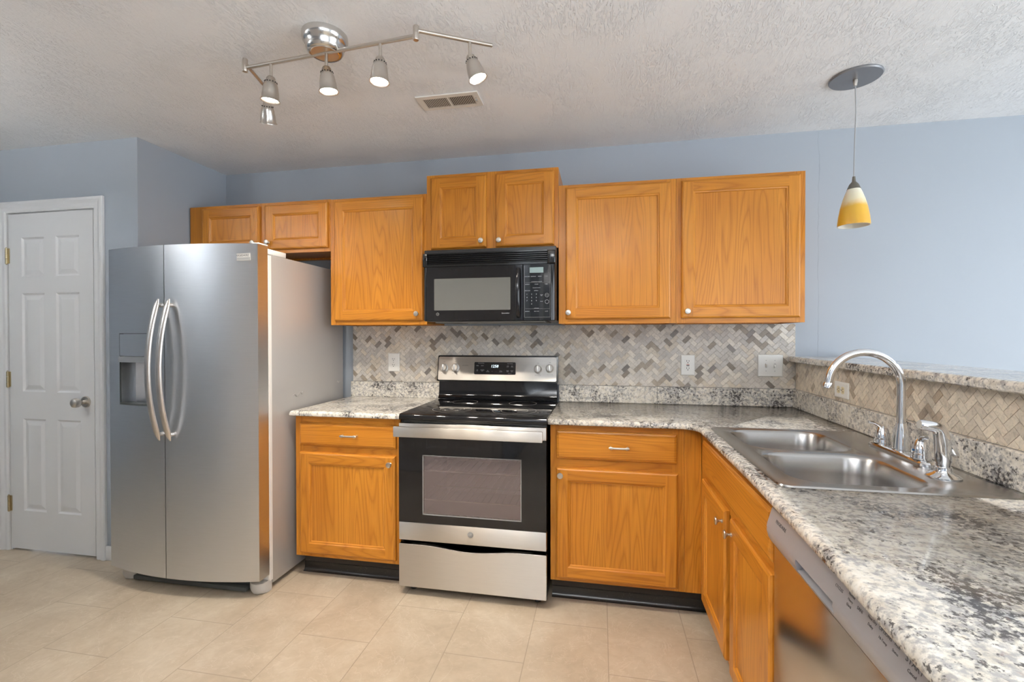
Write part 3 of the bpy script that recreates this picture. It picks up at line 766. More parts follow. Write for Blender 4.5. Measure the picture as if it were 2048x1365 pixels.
t = thing('power_outlet', 'white sideways outlet low on the mosaic behind the faucet', 'outlet', (xt, -0.528, 1.066)); pf3 = lambda u, v, d: (xt - d, -0.528 - v, 1.066 + u)
plate(t, 0.073, 0.124, pf3); sockets(t, pf3, IVORY)
t = thing('light_switch', 'white double toggle light switch beside the bar ledge', 'switch', (1.938, yt, 1.142)); pf4 = lambda u, v, d: (1.938 + u, yt - d, 1.142 + v)
plate(t, 0.132, 0.124, pf4)
for s, upd in ((-1, 1), (1, -1)):
    cu = s * 0.023
    mb = MB(); pbox(mb, pf4, cu - 0.0055, cu + 0.0055, -0.0125, 0.0125, 0.0056, 0.0060); hole = mb.build('toggle_slot', LTGREYPL, t, smooth=0)
    mb = MB(); P = lambda u, v, d: pf4(cu + u, v, d)
    c = [P(u, v, 0.0061) for u, v in ((-.0045, -.007), (.0045, -.007), (.0045, .007), (-.0045, .007))] + [P(u, upd * 0.009 + v, 0.017) for u, v in ((-.0035, -.0035), (.0035, -.0035), (.0035, .0035), (-.0035, .0035))]
    for q in ((0, 1, 2, 3), (4, 5, 6, 7), (0, 1, 5, 4), (1, 2, 6, 5), (2, 3, 7, 6), (3, 0, 4, 7)): mb.face([c[i] for i in q])
    mb.build('toggle', WHITEPL, t, smooth=0, recalc=True)
    for v in (-0.030, 0.030):
        mb = MB(); pbox(mb, pf4, cu - 0.0018, cu + 0.0018, v - 0.0018, v + 0.0018, 0.0056, 0.0062); mb.build('screw', GREYPL, t, smooth=0)

# ------------------------------------------------------------------ refrigerator
fr = thing('refrigerator', 'stainless side-by-side refrigerator with ice dispenser and curved handles', 'refrigerator', (-1.12, -0.42, 0))
FX0, FX1 = -1.558, -0.685
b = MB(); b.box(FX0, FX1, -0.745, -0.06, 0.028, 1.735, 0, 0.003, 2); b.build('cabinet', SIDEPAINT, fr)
b = MB()   # two shallow dents pushed into the visible side
for (y, z, ly, s) in ((-0.545, 0.985, 0.055, 0.5), (-0.50, 0.992, 0.03, 0.35), (-0.12, 1.015, 0.03, 0.3)):
    P = []; n = 12
    pts = [(FX1 + 0.0004 + 0.0035 * s * math.sin(PI * k / n), y - ly / 2 + ly * k / n, z + 0.006 * math.sin(2.4 * PI * k / n)) for k in range(n + 1)]
    b = MB(); b.tube(pts, [0.0005 + 0.0022 * math.sin(PI * k / n) for k in range(n + 1)], 8, 0, [0.0005 + 0.005 * math.sin(PI * k / n) for k in range(n + 1)], (1, 0, 0))
    b.build('dent', SIDEPAINT, fr)
b = MB(); b.box(FX1 - .001, FX1 + 0.0035, -0.768, -0.746, 0.05, 1.728, 0, 0.001, 1); b.box(FX0, FX1, -0.778, -0.7455, 0.06, 1.73); b.build('gasket', GASKET, fr, smooth=0)
XM, XH = -1.1225, 0.4525
def yarc(x): return -0.852 - 0.060 * (1 - ((x - XM) / XH) ** 2)
def fridge_door(x0, x1, z0, z1, hole=None):
    mb = MB(); n = 18; xs = [x0 + (x1 - x0) * k / n for k in range(n + 1)]; zs = [z0, z1]
    if hole: xs = sorted(set([x for x in xs if abs(x - hole[0]) > 0.008 and abs(x - hole[1]) > 0.008] + [hole[0], hole[1]])); zs = [z0, hole[2], hole[3], z1]
    e = 0.004
    def ins(x): return min(max(x, x0 + e), x1 - e)
    vf = {}
    for i, x in enumerate(xs):
        for j, z in enumerate(zs): vf[i, j] = mb.bm.verts.new((x, yarc(x), z))
    for i in range(len(xs) - 1):
        for j in range(len(zs) - 1):
            if hole and j == 1 and xs[i] >= hole[0] - 1e-6 and xs[i + 1] <= hole[1] + 1e-6: continue
            mb.bm.faces.new((vf[i, j], vf[i + 1, j], vf[i + 1, j + 1], vf[i, j + 1]))
    yb = -0.782; vb = [[mb.bm.verts.new((x, yb, z)) for x in xs] for z in (z0, z1)]; J = len(zs) - 1
    for i in range(len(xs) - 1):
        mb.bm.faces.new((vf[i, 0], vb[0][i], vb[0][i + 1], vf[i + 1, 0])); mb.bm.faces.new((vf[i, J], vf[i + 1, J], vb[1][i + 1], vb[1][i]))
        mb.bm.faces.new((vb[0][i], vb[1][i], vb[1][i + 1], vb[0][i + 1]))
    for i in (0, len(xs) - 1):
        f = [vf[i, j] for j in range(J + 1)] + [vb[1][i], vb[0][i]]; mb.bm.faces.new(f if i else f[::-1])
    return mb
HO = (-1.478, -1.254, 0.957, 1.327)
dl = fridge_door(-1.571, -1.1625, 0.092, 1.772, HO).build('door', STEEL, fr, smooth=25, recalc=True); dl['label'] = 'freezer door with ice and water dispenser'
drr = fridge_door(-1.1585, -0.674, 0.092, 1.772).build('door', STEEL, fr, smooth=25, recalc=True)
# dispenser recess
b = MB(); x0, x1, z0, z1 = HO; yb = -0.800
ya0, ya1 = yarc(x0), yarc(x1); nk = 10
back = [(x0 + 0.012 + (x1 - x0 - 0.024) * k / nk, yb - 0.0 + 0.0 * k, ) for k in range(nk + 1)]
zt = 1.208
for (p, q) in ((x0, x0 + 0.012), (x1, x1 - 0.012)):
    b.face(((p, yarc(p), z0), (p, yarc(p), zt), (q, yb, zt), (q, yb, z0)), 0)
b.face(((x0 + .012, yb, z0), (x1 - .012, yb, z0), (x1 - .012, yb, zt), (x0 + .012, yb, zt)), 0)
b.face(((x0, ya0, zt), (x1, ya1, zt), (x1 - .012, yb, zt), (x0 + .012, yb, zt)), 0)
b.face(((x0, ya0, z0), (x1, ya1, z0), (x1 - .012, yb, z0), (x0 + .012, yb, z0)), 0)
disp = b.build('dispenser', STEEL, dl, smooth=0, recalc=True)
b = MB(); n = 10
def strip(mb, x0, x1, z0, z1, d0, d1):
    xs = [x0 + (x1 - x0) * k / n for k in range(n + 1)]
    for k in range(n):
        a, c = xs[k], xs[k + 1]
        mb.face(((a, yarc(a) - d1, z0), (c, yarc(c) - d1, z0), (c, yarc(c) - d1, z1), (a, yarc(a) - d1, z1)))
        mb.face(((a, yarc(a) - d0, z0), (a, yarc(a) - d1, z0), (c, yarc(c) - d1, z0), (c, yarc(c) - d0, z0))); mb.face(((a, yarc(a) - d0, z1), (c, yarc(c) - d0, z1), (c, yarc(c) - d1, z1), (a, yarc(a) - d1, z1)))
    for a in (x0, x1): mb.face(((a, yarc(a) - d0, z0), (a, yarc(a) - d1, z0), (a, yarc(a) - d1, z1), (a, yarc(a) - d0, z1)))
strip(b, x0 + .0012, x1 - .0012, 1.2115, z1 - .0018, -0.02, 0.0003)
b.build('dispenser_panel', STEEL, dl, smooth=20, recalc=True)
b = MB(); strip(b, x0 + .001, x1 - .001, 1.179, 1.2095, -0.03, 0.008); b.build('dispenser_lip', mat('silver_lip', lin(168, 171, 174), 0.35, 0.5), dl, smooth=20, recalc=True)
b = MB(); strip(b, x0 - .0016, x1 + .0016, z1 - .0005, z1 + .0020, -0.02, 0.0005); strip(b, x0 - .0016, x0 + .0010, z0, z1, -0.02, 0.0005); strip(b, x1 - .0010, x1 + .0016, z0, z1, -0.02, 0.0005); b.build('dispenser_outline', DKGREYPL, dl, smooth=20, recalc=True)
b = MB(); b.tube([(-1.335, -0.832, 1.178), (-1.345, -0.822, 1.06), (-1.35, -0.822, 0.985)], [0.026, 0.021, 0.017], 16); b.build('dispenser_paddle', LTGREYPL, dl)
b = MB(); strip(b, x0 + .002, x1 - .002, 0.958, 0.968, -0.045, 0.003); b.build('drip_tray', DKGREYPL, dl, smooth=20, recalc=True)
def fhandle(parent, xc):
    mb = MB(); pts = []; ru = []; rw = []
    for k in range(29):
        u = -1 + 2 * k / 28; z = 1.146 + 0.354 * u; y = -0.925 - 0.060 * (1 - abs(u) ** 2.0)
        pts.append((xc, y, z)); e = 1.0 if abs(u) < 0.86 else max(0.25, 1 - ((abs(u) - 0.86) / 0.14) ** 2 * 0.75)
        ru.append(0.0095 * e); rw.append(0.0165 * e)
    mb.tube(pts, ru, 16, 0, rw, (0, 1, 0))
    for z in (1.470, 0.822): mb.tube([(xc, yarc(xc) + 0.001, z), (xc, -0.930, z)], 0.010, 12)
    return mb.build('handle', steel('satin_handle', (0.72, 0.69, 0.66), 0.3, 0.3), parent, smooth=50)
fhandle(dl, -1.1805); fhandle(drr, -1.116)
b = MB(); xbm = -0.742; b.box(-0.790, -0.696, yarc(xbm) - 0.0062, yarc(-0.790) + 0.004, 1.686, 1.722, 0, 0.0012, 1)
bd = b.build('badge', LTGREYPL, drr)
text('badge_lettering', 'FRIGIDAIRE', 0.0155, facing_y(-0.743, yarc(xbm) - 0.0064, 1.7115), INK, drr)
MB().box(-0.7895, -0.6965, yarc(xbm) - 0.0067, yarc(xbm) - 0.0064, 1.6885, 1.702).build('badge_stripe', GREYPL, drr, smooth=0)
b = MB(); b.box(-0.800, -0.688, -0.80, -0.60, 1.7735, 1.789, 0, 0.003, 2) if False else b.box(-0.800, -0.6885, -0.775, -0.62, 1.736, 1.764, 0, 0.004, 2)
b.box(-0.72, -0.682, -0.835, -0.776, 1.7735, 1.781, 0, 0.002, 1); b.box(-0.72, -0.682, -0.782, -0.770, 1.74, 1.781, 0, 0.002, 1)
b.build('hinge_cover', WHITEPL, fr)
b = MB(); b.box(-1.50, -0.76, -0.79, -0.765, 0.030, 0.060, 0, 0.004, 2); b.box(-1.50, -0.76, -0.775, -0.75, 0.02, 0.09); b.box(-1.47, -0.78, -0.822, -0.776, 0.010, 0.034, 0, 0.006, 2); b.build('toe_grille', DKGREYPL, fr)
for s, xa, fy in ((1, -0.6835, 0.0), (-1, -1.5605, 0.006)):
    prof = [(xa, -0.752), (xa, -0.790), (xa - s * 0.006, -0.812), (xa - s * 0.03, -0.828), (xa - s * 0.060, -0.824), (xa - s * 0.085, -0.806), (xa - s * 0.100, -0.78), (xa - s * 0.100, -0.752)]
    prof = [(p[0], p[1] + fy if p[1] < -0.76 else p[1]) for p in prof]
    b = MB(); 
    bb = bmesh.new(); rows = []
    for z, k in ((0.0005, 0.80), (0.008, 0.90), (0.025, 1.0), (0.058, 1.0)):
        cx_, cy_ = xa - s * 0.05, -0.752
        rows.append([bb.verts.new((cx_ + (p[0] - cx_) * (1 if abs(p[0] - xa) < 1e-6 else k), cy_ + (p[1] - cy_) * k, z)) for p in prof])
    for A, B in zip(rows, rows[1:]):
        for k in range(len(prof)): bb.faces.new((A[k], A[(k + 1) % len(prof)], B[(k + 1) % len(prof)], B[k]))
    bb.faces.new(rows[0]); bb.faces.new(rows[-1]); bmesh.ops.recalc_face_normals(bb, faces=bb.faces)
    b.merge(bb); b.build('foot_cover', LTGREYPL, fr, smooth=50)

# ------------------------------------------------------------------ range
rg = thing('range', 'stainless electric range with black glass cooktop', 'range', (0.361, -0.35, 0))
X0, X1 = -0.0145, 0.7365
b = MB()
b.box(X0, X0 + .012, -0.640, -0.035, 0.032, 0.884); b.box(X1 - .012, X1, -0.640, -0.035, 0.032, 0.884); b.box(X0 + .012, X1 - .012, -0.05, -0.035, 0.032, 0.884); b.box(X0 + .012, X1 - .012, -0.640, -0.05, 0.032, 0.045)
b.box(X0 + .012, X1 - .012, -0.640, -0.05, 0.868, 0.884); b.box(X0 + .012, X1 - .012, -0.640, -0.60, 0.265, 0.30)
b.build('body', BLACKENAMEL, rg, smooth=0)
for x in (X0 + .05, X1 - .05):
    for y in (-0.60, -0.10): MB().lathe([(0.017, 0.0), (0.017, 0.012), (0.009, 0.014), (0.009, 0.034)], (x, y, 0), 14).build('foot', BLACK, rg)
pr = [(-0.090, 0.8855), (-0.655, 0.8855), (-0.664, 0.8885), (-0.668, 0.895), (-0.667, 0.906), (-0.662, 0.914), (-0.652, 0.918), (-0.090, 0.918)]
b = MB().prism(pr, 'x', X0 - .0015, X1 + .0015); ck = b.build('cooktop', BLACKGLOSS, rg, smooth=40)
RING = mat('burner_mark', lin(140, 136, 132), 0.4)
for (x, y, r) in ((0.195, -0.20, 0.075), (0.205, -0.475, 0.105), (0.545, -0.47, 0.115), (0.545, -0.20, 0.08)):
    for rr in ((r, r * 0.62) if r > 0.1 else (r,)):
        b = MB(); n = 48
        for k in range(n):
            a, c = 2 * PI * k / n, 2 * PI * (k + 1) / n
            b.face([(x + q * math.cos(w), y + q * math.sin(w), 0.9183) for q, w in ((rr - .0012, a), (rr + .0012, a), (rr + .0012, c), (rr - .0012, c))])
        b.build('burner_ring', RING, ck, smooth=0)
b = MB(); b.prism([(-0.030, 0.919), (-0.085, 0.919), (-0.098, 0.922), (-0.100, 0.930), (-0.090, 0.938), (-0.082, 0.950), (-0.076, 1.028), (-0.030, 1.028)], 'x', X0 + .004, X1 - .004)
b.build('backguard_base', BLACKGLOSS, rg, smooth=40)
SL = (0.089 - 0.060) / (1.189 - 1.0285)          # lean of the control panel
py = lambda z: -0.089 + (z - 1.0285) * SL
b = MB(); b.prism([(-0.016, 1.0285), (py(1.0285), 1.0285), (py(1.0285) - .003, 1.032), (py(1.184) - .001, 1.187), (py(1.189) + .004, 1.1905), (-0.016, 1.1905)], 'x', X0 - .008, X1 + .0025, 0, 0.003)
bgd = b.build('backguard', BLACKENAMEL, rg, smooth=40)
NRM = Vector((0, -1, SL)).normalized(); TIL = math.atan(SL)
def on_panel(x, z, d=0.0): return Vector((x, py(z) - 0.003, z)) + NRM * d
MP = lambda x, z, d=0.0: Matrix.Translation(on_panel(x, z, d)) @ Matrix.Rotation(PI / 2 - TIL, 4, 'X')   # local z -> panel normal
b = MB(); bb = bmesh.new()
def plate_on(mb, x0, x1, z0, z1, d0, d1, r, mi=0):
    xc, zc = (x0 + x1) / 2, (z0 + z1) / 2; pts = rrect(x0 - xc, x1 - xc, z0 - zc, z1 - zc, r); M = MP(xc, zc)
    A = [M @ Vector((p[0], p[1], d0)) for p in pts]; B = [M @ Vector((p[0], p[1], d1)) for p in pts]
    mb.face(B, mi)
    for k in range(len(pts)): mb.face((A[k], A[(k + 1) % len(pts)], B[(k + 1) % len(pts)], B[k]), mi)
plate_on(b, X0 - .001, X1 - .006, 1.0365, 1.1825, 0.0002, 0.0022, 0.008)
cp = b.build('control_panel', STEEL_RANGE, rg, smooth=30, recalc=True)
b = MB(); plate_on(b, 0.219, 0.481, 1.074, 1.150, 0.0023, 0.0040, 0.007); plate = b.build('display', BLACKGLOSS, rg, smooth=30, recalc=True)
sh = Matrix(((1, 0.18, 0, 0), (0, 1, 0, 0), (0, 0, 1, 0), (0, 0, 0, 1)))
text('clock_digits', '1258', 0.024, MP(0.349, 1.124, 0.0042) @ sh, CLOCK, rg)
PRL = [(0.262, 1.143, 'Cooking Modes', .006), (0.239, 1.127, 'BAKE', .006), (0.271, 1.127, 'BROIL', .006), (0.239, 1.098, 'AIR\nFRY', .006), (0.271, 1.098, 'OPTIONS\nOFF', .006), (0.306, 1.094, 'SET\nCLOCK', .006), (0.334, 1.093, '+', .008), (0.359, 1.093, '-', .008),
       (0.388, 1.094, 'Timer\nOn/Off', .006), (0.445, 1.141, 'Oven Settings', .006), (0.431, 1.124, 'OVEN\nLIGHT', .005), (0.458, 1.124, 'SELF\nCLEAN', .005), (0.431, 1.095, 'BAKE\nTIME', .006), (0.458, 1.095, 'START\nOFF', .006), (0.445, 1.081, 'Hold 3 sec', .005)]
for (x, z, s, sz) in PRL: text('key_label', s, sz, MP(x, z, 0.0042), PRINT, plate, 0.0001)
kn = None
for (x, z) in ((0.0215, 1.1125), (0.0945, 1.1135), (0.618, 1.110), (0.6905, 1.114)):
    b = MB(); b.lathe([(0.0265, 0.0024), (0.0265, 0.006), (0.0225, 0.008), (0.0205, 0.021), (0.018, 0.024), (0, 0.0245)], (0, 0, 0), 28)
    bmesh.ops.transform(b.bm, matrix=MP(x, z), verts=b.bm.verts)
    k = b.build('knob', NICKEL if False else STEEL_RANGE, rg)
    b = MB(); b.box(-0.0045, 0.0045, -0.0195, 0.0195, 0.0235, 0.031, 0, 0.002, 2); bmesh.ops.transform(b.bm, matrix=MP(x, z), verts=b.bm.verts); b.build('grip', steel('satin_grip', (0.75, 0.73, 0.70), 0.25, 0.2), k)
    text('knob_marking', 'OFF', 0.007, MP(x, z + 0.036, 0.0024), INK, cp, 0.0001)
    text('knob_marking', 'LO  2  4  6  HI', 0.006, MP(x, z - 0.036, 0.0024), INK, cp, 0.0001)
text('panel_marking', 'HOT SURFACE', 0.006, MP(0.160, 1.128, 0.0024), INK, cp, 0.0001)
# oven door with a real window into the cavity
YF = -0.672
od = thing('oven_door', None, None, (0.361, YF, 0.58)); od.parent = rg; od.location = Vector((0.361, YF, 0.58)) - world_loc(rg)
wx0, wx1, wz0, wz1 = 0.111, 0.616, 0.413, 0.715
b = MB(); dx0, dx1 = X0 - .0005, X1 + .0005
b.box(dx0, wx0, YF, -0.643, 0.371, 0.8105); b.box(wx1, dx1, YF, -0.643, 0.371, 0.8105); b.box(wx0, wx1, YF, -0.643, 0.371, wz0); b.box(wx0, wx1, YF, -0.643, wz1, 0.8105)
b.build('door_glass', BLACKGLOSS, od, smooth=0)
b = MB(); b.box(dx0, dx1, YF, -0.643, 0.811, 0.872, 0, 0.003, 2); b.build('upper_trim', STEEL_RANGE, od)
b = MB(); b.box(dx0, dx1, YF - .001, -0.643, 0.2795, 0.3705, 0, 0.003, 2); b.build('lower_trim', STEEL_RANGE, od)
b = MB(); b.face(((wx0, YF + .004, wz0), (wx1, YF + .004, wz0), (wx1, YF + .004, wz1), (wx0, YF + .004, wz1))); b.build('window_pane', OVENGLASS, od, smooth=0)
b = MB()
for (p, q, u, v) in ((wx0, wx0 + .004, wz0, wz1), (wx1 - .004, wx1, wz0, wz1), (wx0, wx1, wz0, wz0 + .004), (wx0, wx1, wz1 - .004, wz1)): b.box(p, q, YF + .001, YF + .003, u, v)
b.build('window_border', GREYPL, od, smooth=0)
b = MB()   # cavity liner, open to the front
cx0, cx1, cy1, cz0, cz1 = 0.06, 0.67, -0.14, 0.36, 0.80
b.face(((cx0, -0.641, cz0), (cx1, -0.641, cz0), (cx1, cy1, cz0), (cx0, cy1, cz0))); b.face(((cx0, -0.641, cz1), (cx1, -0.641, cz1), (cx1, cy1, cz1), (cx0, cy1, cz1)))
b.face(((cx0, -0.641, cz0), (cx0, cy1, cz0), (cx0, cy1, cz1), (cx0, -0.641, cz1))); b.face(((cx1, -0.641, cz0), (cx1, cy1, cz0), (cx1, cy1, cz1), (cx1, -0.641, cz1)))
b.face(((cx0, cy1, cz0), (cx1, cy1, cz0), (cx1, cy1, cz1), (cx0, cy1, cz1)))
b.build('oven_cavity', OVENIN, rg, smooth=0)
for z in (0.47, 0.62):
    b = MB()
    for k in range(17): b.tube([(cx0 + .02 + k * 0.0355, -0.62, z), (cx0 + .02 + k * 0.0355, -0.16, z)], 0.0022, 6)
    for y in (-0.62, -0.40, -0.16): b.tube([(cx0 + .012, y, z + .003), (cx1 - .012, y, z + .003)], 0.0032, 6)
    b.build('oven_rack', NICKEL, rg)
b = MB(); b.box(X0 - .008, X1 - .012, -0.724, -0.714, 0.812, 0.864, 0, 0.003, 2)
for x in (X0 + .012, X1 - .045): b.box(x, x + .025, -0.715, YF - .0005, 0.822, 0.856, 0, 0.002, 1)
b.build('handle', STEEL_RANGE, od)
b = MB(); b.lathe([(0.0145, 0.0), (0.0145, 0.0012), (0.013, 0.0016), (0, 0.0016)], (0.3605, YF - .0011, 0.3315), 28, RX90); em = b.build('emblem', GREYPL, od)
text('emblem_monogram', 'GE', 0.012, facing_y(0.3605, YF - .0029, 0.3315), LTGREYPL, em.parent, 0.0001)
top = []
for k in range(25):
    u = k / 24; x = dx0 + (dx1 - dx0) * u; dip = 0.018 * (0.5 - 0.5 * math.cos(2 * PI * min(1, max(0, (u - 0.16) / 0.68)))); top.append((x, 0.2605 - dip))
b = MB().prism([(dx0, 0.043), (dx1, 0.043)] + top[::-1], 'y', YF - .003, -0.648, 0, 0.003); b.build('storage_drawer', STEEL_RANGE, rg, smooth=30)

# ------------------------------------------------------------------ microwave
mw = thing('microwave', 'black over-the-range microwave mounted under the raised cabinet', 'microwave', (0.387, -0.2, 1.394))
MX0, MX1 = 0.0075, 0.7555
b = MB(); b.box(MX0, MX1, -0.375, -0.0110, 1.396, 1.7985, 0, 0.003, 1); b.build('housing', BLACK, mw)
LTPL = mat('vent_plate_grey', lin(150, 148, 142), 0.4, 0.4)
b = MB(); b.box(MX0 + .06, MX1 - .06, -0.36, -0.05, 1.388, 1.3955, 0, 0.002, 1); b.build('underside_plate', LTPL, mw)
for fx_ in (MX0 + .05, MX1 - .20): MB().box(fx_, fx_ + .15, -0.33, -0.18, 1.386, 1.3879).build('grease_filter', DKGREYPL, mw, smooth=0)
b = MB(); zt0, zt1 = 1.700, 1.775
b.box(MX0, MX0 + .026, -0.400, -0.3755, zt0, zt1, 0, 0.004, 2); b.box(MX1 - .045, MX1, -0.400, -0.3755, zt0, zt1, 0, 0.008, 3); b.box(MX0 + .026, MX1 - .045, -0.400, -0.3755, zt1 - .007, zt1); b.box(MX0 + .026, MX1 - .045, -0.400, -0.3755, zt0, zt0 + .012)
vg = b.build('vent_grille', BLACKENAMEL, mw)
for k in range(5):
    z = 1.7155 + k * 0.0106; b = MB(); b.prism([(-0.3995, z), (-0.379, z + .0045), (-0.379, z + .0065), (-0.3995, z + .0026)], 'x', MX0 + .0262, MX1 - .0452); b.build('louver', BLACKENAMEL, vg, smooth=0)
pts = [(0.012, -0.3755), (0.012, -0.392), (0.016, -0.399), (0.024, -0.4045), (0.036, -0.406), (0.578, -0.406), (0.5815, -0.402), (0.5815, -0.3755)]
b = MB().prism(pts, 'z', 1.398, 1.697); md = b.build('door', BLACKGLOSS, mw, smooth=40)
b = MB().prism(rrect(0.078, 0.512, 1.4555, 1.6315, 0.003, 2), 'y', -0.4066, -0.4061); b.build('window_screen', MWSCREEN, md, smooth=0)
b = MB(); hp = [(0.5555, -0.408 - 0.030 * math.sin(PI * k / 20) ** 0.6, 1.415 + 0.262 * k / 20) for k in range(21)]
b.tube(hp, 0.008, 12, 0, 0.012, (0, 1, 0)); b.build('handle', BLACKGLOSS, md)
b = MB(); b.lathe([(0.0085, 0), (0.0085, 0.0006), (0.0072, 0.0006), (0.0072, 0.0)], (0.098, -0.4061, 1.4345), 24, RX90, cap=False); b.build('emblem', GREYPL, md)
text('emblem_monogram', 'GE', 0.008, facing_y(0.098, -0.4065, 1.4345), GREYPL, md, 0.0001)
text('door_lettering', 'Spacemaker', 0.009, facing_y(0.4845, -0.4065, 1.437), PRINT, md, 0.0001)
pts = [(0.5835, -0.3755), (0.5835, -0.4045), (0.730, -0.4045), (0.742, -0.4025), (0.751, -0.395), (0.7555, -0.382), (0.7555, -0.3755)]
b = MB().prism(pts, 'z', 1.398, 1.697); mp = b.build('control_panel', BLACKGLOSS, mw, smooth=45)
b = MB(); 
for (p, q, u, v) in ((0.588, 0.5888, 1.413, 1.690), (0.7265, 0.7273, 1.413, 1.690), (0.5888, 0.7265, 1.413, 1.4138)): b.box(p, q, -0.4050, -0.4046, u, v)
b.build('panel_border', GREYPL, mp, smooth=0)
b = MB().box(0.617, 0.691, -0.4052, -0.4046, 1.652, 1.681); b.build('display', LCD, mp, smooth=0)
KEYS = [(0.604, 1.632, 'POPCORN'), (0.637, 1.632, 'BEVERAGE'), (0.672, 1.632, 'REHEAT'), (0.706, 1.632, 'COOK'), (0.654, 1.604, 'CONVENIENCE COOKING'), (0.604, 1.590, 'DEFROST'), (0.654, 1.590, 'POWER'), (0.706, 1.590, 'TIMER'), (0.654, 1.571, 'SENSOR COOKING'),
        (0.604, 1.556, 'TIME COOK'), (0.652, 1.556, 'EXPRESS'), (0.654, 1.461, 'OPTIONS'), (0.604, 1.445, 'SURFACE'), (0.654, 1.445, 'VENT FAN'), (0.708, 1.445, 'LIGHT')]
for (x, z, s) in KEYS: text('key_label', s, 0.0058 if len(s) < 11 else 0.0048, facing_y(x, -0.4048, z), PRINT, mp, 0.0001)
for k, s in enumerate(('1', '2', '3', '4', '5', '6', '7', '8', '9', '', '0', '')):
    if s: text('number_key', s, 0.0095, facing_y(0.602 + (k % 3) * 0.0255, -0.4048, 1.537 - (k // 3) * 0.0175), PRINT, mp, 0.0001)
text('key_label', 'CLEAR\nOFF', 0.005, facing_y(0.681, -0.4048, 1.531), PRINT, mp, 0.0001)
text('key_label', 'PAUSE', 0.005, facing_y(0.681, -0.4048, 1.498), PRINT, mp, 0.0001)
for z in (1.531, 1.496):
    b = MB(); b.lathe([(0.0105, 0), (0.0105, 0.0003), (0.0095, 0.0003), (0.0095, 0)], (0.710, -0.4046, z), 24, RX90, cap=False); b.build('button_ring', PRINT, mp)
text('key_label', 'START', 0.005, facing_y(0.710, -0.4048, 1.531), PRINT, mp, 0.0001)
for z in (1.600, 1.459):
    MB().box(0.593, 0.724, -0.4049, -0.4046, z - .0003, z + .0003).build('divider_line', GREYPL, mp, smooth=0)

# ------------------------------------------------------------------ sink
sk = thing('sink', 'double-bowl stainless drop-in sink in the granite counter', 'sink', (1.735, -1.13, ZT))
SX0, SX1, SY0, SY1 = 1.459, 2.026, -1.538, -0.722; ZS = ZT + 0.0045
mb = MB(); bm = mb.bm
def ring_at(pts, z): return [bm.verts.new((p[0], p[1], z)) for p in pts]
def bridge(A, B):
    n = len(A)
    for k in range(n): bm.faces.new((A[k], A[(k + 1) % n], B[(k + 1) % n], B[k]))
outer0 = ring_at(rrect(SX0, SX1, SY0, SY1, 0.035, 6), ZT + .0004); outer1 = ring_at(rrect(SX0 + .003, SX1 - .003, SY0 + .003, SY1 - .003, 0.033, 6), ZS); bridge(outer0, outer1)
bowls = []
for (y0, y1) in ((-1.497, -1.153), (-1.107, -0.763)):
    prof = [(0.0, ZS), (0.004, ZS - 0.003), (0.009, ZS - 0.012), (0.014, ZS - 0.06), (0.020, ZS - 0.14), (0.032, ZS - 0.165), (0.060, ZS - 0.178)]
    rings = []
    for d, z in prof: rings.append(ring_at(rrect(1.513 + d, 1.868 - d, y0 + d, y1 - d, max(0.03, 0.085 - d * 0.5), 8), z))
    for A, B in zip(rings, rings[1:]): bridge(A, B)
    bm.faces.new(rings[-1]); bowls.append(rings[0])
# deck with two holes: triangulate between the outlines
edges = []
for loop in [outer1] + bowls:
    for k in range(len(loop)):
        e = bm.edges.get((loop[k], loop[(k + 1) % len(loop)])); edges.append(e)
bmesh.ops.triangle_fill(bm, use_beauty=True, use_dissolve=False, edges=edges)
mb.build('basin', STEEL_SINK, sk, smooth=40, recalc=True)
for yc in (-1.325, -0.935):
    b = MB(); b.lathe([(0.045, 0.002), (0.043, 0.004), (0.036, 0.003), (0.030, -0.004), (0, -0.004)], (1.69, yc, ZS - 0.178 + 0.0045), 28, cap=False); b.build('drain', CHROME, sk)
# ------------------------------------------------------------------ faucet
fa = thing('faucet', 'chrome high-arc faucet with two lever handles behind the sink', 'faucet', (1.972, -1.123, ZS))
b = MB(); L = []
for ins, z in ((0, ZS + .0004), (0, ZS + .008), (0.004, ZS + .013), (0.010, ZS + .0155)):
    L.append([(p[0], p[1], z) for p in rrect(1.944 + ins, 2.000 - ins, -1.278 + ins, -0.968 - ins, 0.026 - ins, 8)])
for A, B in zip(L, L[1:]):
    for k in range(len(A)): b.face((A[k], A[(k + 1) % len(A)], B[(k + 1) % len(A)], B[k]))
b.face(L[-1]); b.face(L[0][::-1]); b.build('base_plate', CHROME, fa, smooth=40)
zb = ZS + .0157; fx, fy = 1.981, -1.108
b = MB(); b.lathe([(0.0265, zb), (0.0265, zb + .006), (0.025, zb + .012), (0.0235, zb + .035), (0.019, zb + .065), (0.0150, zb + .085), (0.0145, zb + .088)], (fx, fy, 0), 28); b.build('spout_collar', CHROME, fa, smooth=50)
R = 0.110; cz = 1.147; pts = [(fx, fy, zb + .080), (fx, fy, 1.06), (fx, fy, 1.12)]
for k in range(25):
    a = PI * k / 24 * 0.945; pts.append((fx - R + R * math.cos(a), fy, cz + R * math.sin(a)))
ex = pts[-1]; d = Vector((-math.sin(PI * .945), 0, math.cos(PI * .945))); pts.append(tuple(Vector(ex) + d * 0.02))
b = MB(); b.tube(pts, 0.0128, 18); b.build('spout', CHROME, fa, smooth=60)
tip = Vector(pts[-1]); b = MB(); b.tube([tip - d * 0.006, tip + d * 0.004, tip + d * 0.012, tip + d * 0.014], [0.0128, 0.0160, 0.0160, 0.0130], 18); b.build('aerator', CHROME, fa, smooth=50)
